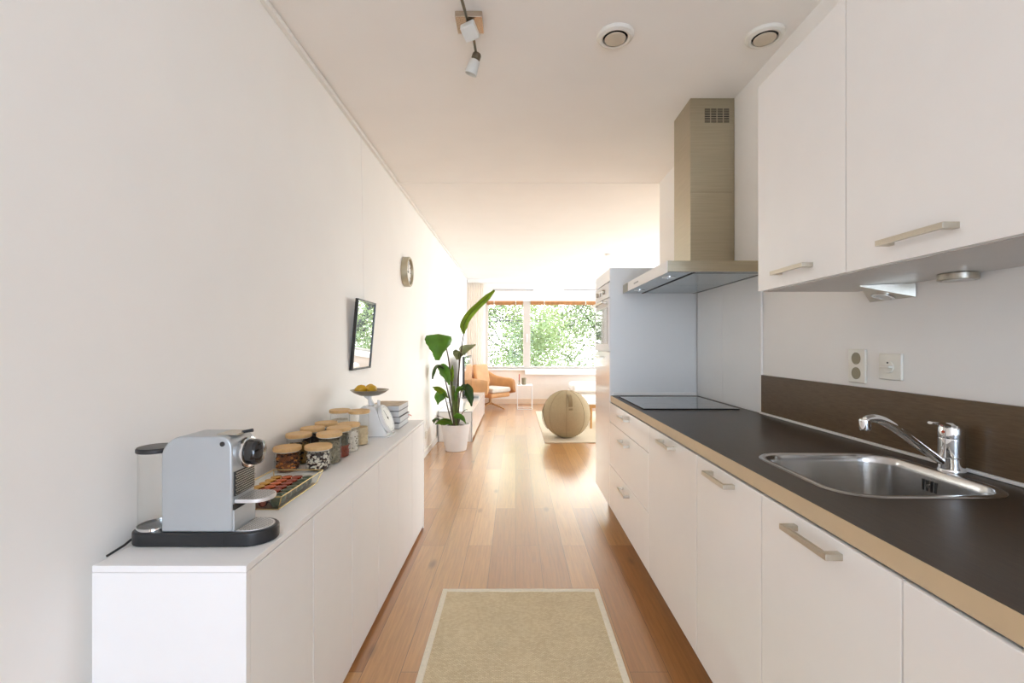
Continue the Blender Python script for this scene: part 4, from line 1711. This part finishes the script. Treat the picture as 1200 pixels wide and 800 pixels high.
mb = MB()
rows = []
for k in range(45):
    u = k / 44
    x, y = cat([c[0] for c in ctrl], u), cat([c[1] for c in ctrl], u)
    x2, y2 = cat([c[0] for c in ctrl], min(u + .01, 1)), cat([c[1] for c in ctrl], min(u + .01, 1))
    x1, y1 = cat([c[0] for c in ctrl], max(u - .01, 0)), cat([c[1] for c in ctrl], max(u - .01, 0))
    tn = Vector((x2 - x1, y2 - y1, 0)).normalized()
    nrm = Vector((tn.y, -tn.x, 0))
    zt, zb_ = cat(tops, u), cat(bots, u)
    p = Vector((x, y, 0))
    inn = -nrm
    th = .075
    lean = max(0, (zt - .60)) * .35
    bk = Vector((-lean, 0, 0))
    ring = [p + inn * .09 + Vector((0, 0, zb_)), p + inn * .01 + Vector((0, 0, zb_ + .06)), p + bk * .3 + Vector((0, 0, zb_ + .5 * (zt - zb_))), p + bk + Vector((0, 0, zt - .03)),
            p + bk + inn * th * .5 + Vector((0, 0, zt)), p + bk + inn * th + Vector((0, 0, zt - .03)), p + bk * .3 + inn * th + Vector((0, 0, zb_ + .5 * (zt - zb_))), p + inn * (th + .02) + Vector((0, 0, zb_ + .02))]
    rows.append(ring)
mb.grid(rows, closed=True)
for e_ in (rows[0], rows[-1]):
    mb.poly(e_)
bmesh.ops.remove_doubles(mb.bm, verts=mb.bm.verts, dist=1e-5)
bmesh.ops.recalc_face_normals(mb.bm, faces=mb.bm.faces)
o = mb.build('shell', 'orange_leather', ac, local=True, angle=60)
ss = o.modifiers.new('smooth', 'SUBSURF')
ss.levels = ss.render_levels = 1
mb = MB()
mb.box(-.26, .33, -.29, .29, .235, .33, .03, 3)
mb.build('seat_base', 'orange_leather', ac, local=True)
mb = MB()
mb.box(-.22, .36, -.285, .285, .332, .425, .035, 4)
cs = mb.build('seat_cushion', 'grey_cushion', ac, local=True)
cs['label'] = 'pale grey seat cushion'
mb = MB()
Mb = Matrix.Translation((-.245, 0, .43)) @ Matrix.Rotation(math.radians(-14), 4, 'Y')
mb.box(-.02, .075, -.20, .20, 0, .43, .035, 4, mtx=Mb)
mb.build('back_cushion', 'orange_leather', ac, local=True)
mb = MB()
mb.cyl((0, 0, 0), .028, .10, .236)
mb.cyl((0, 0, 0), .045, .085, .125, bv=.004)
mb.build('column', 'gold_wood', ac, local=True)
for k in range(4):
    a = math.radians(12 + 90 * k)
    mb = MB()
    mb.tube([(.03 * math.cos(a), .03 * math.sin(a), .105), (.20 * math.cos(a), .20 * math.sin(a), .06), (.37 * math.cos(a), .37 * math.sin(a), .012)], [.016, .014, .011], 10)
    mb.build('leg', 'gold_wood', ac, local=True)

# ------------------------------------------------------------------ side table and things on it
sx, sy, sz = .180, 8.95, .470
st = thing('side_table', 'small white wire side table beside the orange chair', 'table', (sx, sy, 0))
mb = MB()
mb.box(sx - .15, sx + .15, sy - .15, sy + .15, sz - .012, sz, .003)
mb.build('tabletop', 'white_metal', st)
for dx in (-.142, .142):
    for dy in (-.142, .142):
        mb = MB()
        mb.tube([(sx + dx, sy + dy, .001), (sx + dx, sy + dy, sz - .0125)], .006, 8)
        mb.build('leg', 'white_metal', st)
mb = MB()
q = .142
for A_, B_ in (((-q, -q), (q, -q)), ((q, -q), (q, q)), ((q, q), (-q, q)), ((-q, q), (-q, -q))):
    mb.tube([(sx + A_[0], sy + A_[1], .012), (sx + B_[0], sy + B_[1], .012)], .005, 8)
mb.build('base_frame', 'white_metal', st)
t = thing('candle_holder', 'slim candlestick with pink red candle on the side table', 'candlestick', (.075, 8.96, sz))
mb = MB()
mb.lathe([(0, sz + .001), (.032, sz + .001), (.030, sz + .008), (.008, sz + .014), (.008, sz + .05), (.018, sz + .06), (.010, sz + .07), (.013, sz + .085), (0, sz + .085)], (.075, 8.96, 0), 20)
mb.build('stand', 'cup_olive', t)
mb = MB()
mb.lathe([(0, sz + .0855), (.011, sz + .0855), (.010, sz + .20), (.003, sz + .205), (0, sz + .214)], (.075, 8.96, 0), 16)
mb.build('candle', 'candle_red', t)
mb = MB()
mb.lathe([(0, sz + .001), (.034, sz + .001), (.042, sz + .01), (.045, sz + .13), (.041, sz + .13), (.038, sz + .012), (0, sz + .010)], (.165, 8.95, 0), 28)
tag(mb.build('cup', 'cup_olive', loc=(.165, 8.95, sz)), 'olive grey tumbler on the white side table', 'cup')

# ------------------------------------------------------------------ exercise ball on a rug
mb = MB()
mb.box(.372, 2.55, 5.83, 8.55, .001, .014, .004)
tag(mb.build('area_rug', 'mat_beige', loc=(1.45, 7.2, 0)), 'pale beige rug under the ball and coffee table in the living room', 'rug')
BR = .315
BC = Vector((.681, 6.15, .014 + BR * .985))
eb = thing('exercise_ball', 'round beige felt sitting ball with a carry strap on the pale rug', 'ball', (BC.x, BC.y, .014))
t_ = bmesh.new()
bmesh.ops.create_uvsphere(t_, u_segments=64, v_segments=36, radius=BR)
for v in t_.verts:
    if v.co.z < -BR * .975:
        v.co.z = -BR * .975
mb = MB()
mb.add(t_, 0, Matrix.Translation(BC))
bo = mb.build('ball_cover', 'ball_felt', eb, angle=70)
mb = MB()
for a in (-96, -140, -50, -185, -5, 40, 85, 130):
    aa = math.radians(a)
    pts_ = [BC + (BR + .0004) * Vector((math.cos(aa) * math.sin(th), math.sin(aa) * math.sin(th), math.cos(th))) for th in [math.radians(12 + 140 * k / 24) for k in range(25)]]
    mb.tube(pts_, .0022, 5)
mb.build('seams', 'seam', bo)


def on_ball(az, el, r):
    return BC + r * Vector((math.cos(el) * math.cos(az), math.cos(el) * math.sin(az), math.sin(el)))


mb = MB()
az = math.radians(-86)
rows = []
for k in range(13):
    u = k / 12
    el = math.radians(58 - 34 * u)
    rr_ = BR + .001 + .028 * math.sin(PI * min(1, u * 1.02))
    c = on_ball(az, el, rr_)
    tx = Vector((-math.sin(az), math.cos(az), 0))
    o_ = (c - BC).normalized()
    rows.append([c - tx * .026, c + tx * .026, c + tx * .026 + o_ * .006, c - tx * .026 + o_ * .006])
mb.grid(rows, closed=True)
mb.poly(rows[0])
mb.poly(rows[-1])
mb.build('carry_strap', 'ball_felt_dark', eb)
mb = MB()
c = on_ball(az, math.radians(18), BR + .002)
M = Matrix.Translation(c) @ (c - BC).to_track_quat('Z', 'Y').to_matrix().to_4x4()
mb.box(-.026, .026, -.012, .012, 0, .002, mtx=M)
mb.build('label_patch', 'ball_felt_dark', eb)
mb = MB()
rows = []
for k in range(17):
    aa = math.radians(150 + 60 * k / 16)
    th = math.radians(92)
    el0 = math.radians(-18 + 60 * k / 16 - 20)
    azs = math.radians(184)
    c = on_ball(azs, el0, BR + .012 * math.sin(PI * k / 16))
    ty = Vector((0, 1, 0))
    o_ = (c - BC).normalized()
    rows.append([c - ty * .022, c + ty * .022, c + ty * .022 + o_ * .005, c - ty * .022 + o_ * .005])
mb.grid(rows, closed=True)
mb.build('side_strap', 'ball_felt_dark', eb)

# ------------------------------------------------------------------ coffee table, magazine, ottoman
ctb = thing('coffee_table', 'low wooden coffee table with pale top behind the ball', 'table', (1.45, 7.25, 0))
zt = .392
mb = MB()
mb.box(1.06, 1.86, 6.70, 7.80, zt - .022, zt, .004)
mb.build('tabletop', 'white_trim', ctb)
mb = MB()
mb.box(1.09, 1.83, 6.735, 6.755, zt - .075, zt - .0225, .002)
mb.box(1.09, 1.83, 7.745, 7.765, zt - .075, zt - .0225, .002)
mb.box(1.09, 1.11, 6.755, 7.745, zt - .075, zt - .0225, .002)
mb.box(1.81, 1.83, 6.755, 7.745, zt - .075, zt - .0225, .002)
mb.build('apron', 'gold_wood', ctb)
for dx in (1.112, 1.808):
    for dy in (6.778, 7.722):
        mb = MB()
        mb.tube([(dx, dy, .0145), (dx, dy, zt - .023)], [.015, .022], 12)
        mb.build('leg', 'gold_wood', ctb)
t = thing('magazine', 'white magazine lying on the coffee table behind the ball', 'magazine', (1.27, 7.05, zt))
mb = MB()
mb.box(1.15, 1.38, 6.92, 7.20, zt + .001, zt + .012, .002)
mb.build('pages', 'paper', t)
mb = MB()
mb.box(1.148, 1.382, 6.918, 7.202, zt + .0122, zt + .0135)
mb.build('cover', 'dial_white', t)
ot = thing('ottoman', 'white upholstered ottoman with wooden legs behind the coffee table', 'ottoman', (1.5, 9.0, 0))
mb = MB()
mb.box(1.07, 1.95, 8.70, 9.35, .33, .505, .07, 5)
mb.build('cushion', 'white_fabric', ot)
mb = MB()
mb.box(1.12, 1.90, 8.75, 9.30, .27, .328, .01)
mb.build('base', 'grey_cushion', ot)
for dx in (1.16, 1.86):
    for dy in (8.79, 9.26):
        mb = MB()
        mb.tube([(dx, dy, .001), (dx, dy, .2695)], [.012, .018], 10)
        mb.build('leg', 'gold_wood', ot)

# ------------------------------------------------------------------ pendant in the living room
px_, py_ = 1.435, 7.02
pl = thing('pendant_lamp', 'pendant lamp on a thin cord from the living room ceiling', 'lamp', (px_, py_, ZC2))
mb = MB()
mb.lathe([(0, ZC2 - .0005), (.065, ZC2 - .0005), (.065, ZC2 - .022), (.055, ZC2 - .030), (0, ZC2 - .031)], (px_, py_, 0), 32)
mb.build('canopy', 'white_metal', pl)
mb = MB()
mb.tube([(px_, py_, ZC2 - .03), (px_, py_, 1.72)], .004, 8)
mb.build('cord', 'white_metal', pl)
mb = MB()
mb.lathe([(.02, 1.735), (.05, 1.725), (.11, 1.66), (.15, 1.56), (.146, 1.56), (.106, 1.656), (.048, 1.72), (.02, 1.730)], (px_, py_, 0), 36)
mb.build('lamp_shade', 'white_metal', pl)
mb = MB()
mb.ball((px_, py_, 1.63), .04, 16, 10)
mb.cyl((px_, py_, 0), .016, 1.66, 1.726)
mb.build('bulb', 'frosted_glass', pl)

# ------------------------------------------------------------------ curtain, rails, blinds
mb = MB()
rows = []
x0, x1 = XL + .02, -.665
for j, z in enumerate((.03, .6, 1.2, 1.8, 2.4, 2.53)):
    rows.append([(x0 + (x1 - x0) * k / 70, YB - .12 + .016 * math.sin(k / 70 * 2 * PI * 6.5 + .2 * j) * (1 - .25 * j / 5), z) for k in range(71)])
mb.grid(rows)
cu = tag(mb.build('curtain', 'sheer_curtain', loc=(-.84, YB - .12, .03), angle=80), 'sheer cream curtain gathered at the left side of the far window', 'curtain')
so = cu.modifiers.new('thickness', 'SOLIDIFY')
so.thickness = .002
for lab, xa, xb in (('grey ceiling rail above the left window pane', 578, 625), ('grey ceiling rail above the right window pane', 661, 760)):
    za = H + 64.2 * YB / F
    mb = MB()
    mb.box((xa - VX) * YB / F, (xb - VX) * YB / F, YB - .04, YB - .001, za - .012, za + .012, .003)
    tag(mb.build('curtain_rail', 'rail_grey', loc=((xa + xb - 2 * VX) / 2 * YB / F, YB, za)), lab, 'rail', 'grey rails above the window')
for lab, xa, xb in (('raised wooden blind at the top of the left window pane', WX0 + .03, MX0 - .005), ('raised wooden blind at the top of the wide middle window pane', MX1 + .005, 1.77), ('raised wooden blind at the top of the rightmost window pane', 1.84, WX1 - .03)):
    t = thing('window_blind', lab, 'blind', ((xa + xb) / 2, YB + .02, 2.165), group='wooden blinds pulled up on the far window')
    mb = MB()
    mb.box(xa, xb, YB - .004, YB + .044, 2.135, 2.166, .003)
    mb.build('head_rail', 'blind_wood', t)
    mb = MB()
    for k in range(6):
        mb.box(xa + .004, xb - .004, YB - .002, YB + .042, 2.084 + k * .0085, 2.0895 + k * .0085, .001)
    mb.build('slats', 'blind_wood', t)
    mb = MB()
    for f_ in (.2, .8):
        xx = xa + (xb - xa) * f_
        mb.box(xx - .008, xx + .008, YB - .0065, YB - .0045, 2.084, 2.166)
    mb.build('ladder_tape', 'outlet_cream', t)

# ------------------------------------------------------------------ trees outside the window
mb = MB()
mb.box(-30, 34, 11.5, 60, -4.6, -4.5)
struct(mb.build('ground', 'grass', flat=True))


def tree(x, y, lab, seed, crown, cx, nleaf, size, mname):
    """trunk at x, crown of half sizes crown[0] x crown[1] around (cx, y, crown[2])"""
    random.seed(seed)
    t = thing('tree', lab, 'tree', (x, y, -4.5), group='trees outside the far window')
    mb = MB()
    top = Vector((x * .4 + cx * .6, y, crown[2] + crown[1] * .7))
    mid = Vector((x, y + .1, crown[2] - crown[1] * .6))
    mb.tube([(x, y, -4.5), (x + .1, y, -2.6), mid, top], [.22, .18, .14, .04], 10)
    clumps = [Vector((cx + random.uniform(-1, 1) * crown[0], y + random.gauss(0, .34), crown[2] + random.uniform(-1, 1) * crown[1])) for _ in range(110)]
    for k in range(26):
        p2 = random.choice(clumps)
        p0 = mid.lerp(top, random.random())
        p1 = (p0 + p2) / 2 + Vector((0, 0, .25))
        pts_ = [bez([p0, p1, p2], k_ / 8) for k_ in range(9)]
        mb.tube(pts_, [.034 - .0035 * k_ for k_ in range(9)], 6)
        for q in range(3):
            s_ = pts_[3 + q * 2]
            e_ = s_ + Vector((random.uniform(-.7, .7), random.uniform(-.4, .4), random.uniform(-.3, .5)))
            mb.tube([s_, (s_ + e_) / 2 + Vector((0, 0, .06)), e_], [.014, .010, .005], 5)
    mb.build('trunk', 'bark', t)
    mb = MB()
    bm = mb.bm
    for k in range(nleaf):
        c = random.choice(clumps)
        p = c + Vector((random.gauss(0, .36), random.gauss(0, .30), random.gauss(0, .30)))
        s_ = random.uniform(.6, 1.3) * size
        R = Matrix.Rotation(random.random() * 6.28, 3, 'Z') @ Matrix.Rotation(random.gauss(0, .9), 3, 'X') @ Matrix.Rotation(random.gauss(0, .9), 3, 'Y')
        vs = [bm.verts.new(p + R @ Vector(v)) for v in ((-s_, 0, 0), (-.2 * s_, -.5 * s_, .12 * s_), (s_, 0, 0), (-.2 * s_, .5 * s_, .12 * s_))]
        bm.faces.new((vs[0], vs[1], vs[2]))
        bm.faces.new((vs[0], vs[2], vs[3]))
    f = mb.build('foliage', mname, t, flat=True)
    f['kind'] = 'stuff'


tree(-2.6, 15.0, 'leafy green tree outside the left window pane', 3, (1.9, 2.3, 1.6), -.6, 19000, .055, 'tree_leaf')
tree(5.0, 19.0, 'pale green tree with thin bare branches outside the wide window pane', 5, (2.6, 2.8, 1.8), 2.4, 27000, .065, 'tree_leaf_pale')
tree(9.5, 23.0, 'leafy green tree farthest to the right outside the window', 8, (3.2, 3.0, 2.0), 7.6, 14000, .08, 'tree_leaf')
random.seed(1)

# ------------------------------------------------------------------ light
w = bpy.data.worlds.new('World')
scene.world = w
w.use_nodes = True
nt = w.node_tree
bg = nt.nodes['Background']
tc = nt.nodes.new('ShaderNodeTexCoord')
sp_ = nt.nodes.new('ShaderNodeSeparateXYZ')
nt.links.new(tc.outputs['Generated'], sp_.inputs[0])
rp = nt.nodes.new('ShaderNodeValToRGB')
mr_ = nt.nodes.new('ShaderNodeMapRange')
mr_.inputs['From Min'].default_value = -1
mr_.inputs['From Max'].default_value = 1
nt.links.new(sp_.outputs['Y'], mr_.inputs[0])
nt.links.new(mr_.outputs[0], rp.inputs[0])
rp.color_ramp.elements[0].color = (.50, .60, .76, 1)
rp.color_ramp.elements.new(.5).color = (.38, .415, .44, 1)
rp.color_ramp.elements[-1].color = (.75, .74, .72, 1)
nt.links.new(rp.outputs[0], bg.inputs['Color'])
bg.inputs['Strength'].default_value = 11.5


def portal(name, loc, rot, sx_, sy_):
    l = bpy.data.lights.new(name, 'AREA')
    l.shape = 'RECTANGLE'
    l.size, l.size_y = sx_, sy_
    l.cycles.is_portal = True
    o = bpy.data.objects.new(name, l)
    C.objects.link(o)
    o.location = loc
    o.rotation_euler = rot


portal('daylight_portal_window', ((WX0 + WX1) / 2, YB + .14, (WZ0 + WZ1) / 2), (-PI / 2, 0, 0), WX1 - WX0, WZ1 - WZ0)
portal('daylight_portal_side', (XR2 + .09, 7.1, 1.3), (0, PI / 2, 0), 2.1, 4.2)
portal('daylight_portal_door', ((DX0 + DX1) / 2, YF - .12, DZ1 / 2), (PI / 2, 0, 0), DX1 - DX0, DZ1)

# ------------------------------------------------------------------ camera
cd = bpy.data.cameras.new('camera')
cd.sensor_width = 36
cd.sensor_fit = 'HORIZONTAL'
cd.lens = F / 1200 * 36
cd.shift_x = -(VX - 600) / 1200
cd.shift_y = (VY - 400) / 1200
cd.clip_start = .02
cam = bpy.data.objects.new('camera', cd)
C.objects.link(cam)
cam.location = (0, 0, H)
cam.rotation_euler = (PI / 2, 0, 0)
scene.camera = cam

vs = scene.view_settings
vs.view_transform = 'Standard'
vs.look = 'None'
vs.gamma = 1
vs.use_curve_mapping = False
vs.exposure = .42
cy = scene.cycles
cy.use_denoising = True
cy.max_bounces = 18
cy.diffuse_bounces = 14
cy.glossy_bounces = 6
cy.transmission_bounces = 8
cy.transparent_max_bounces = 24
cy.sample_clamp_indirect = 8
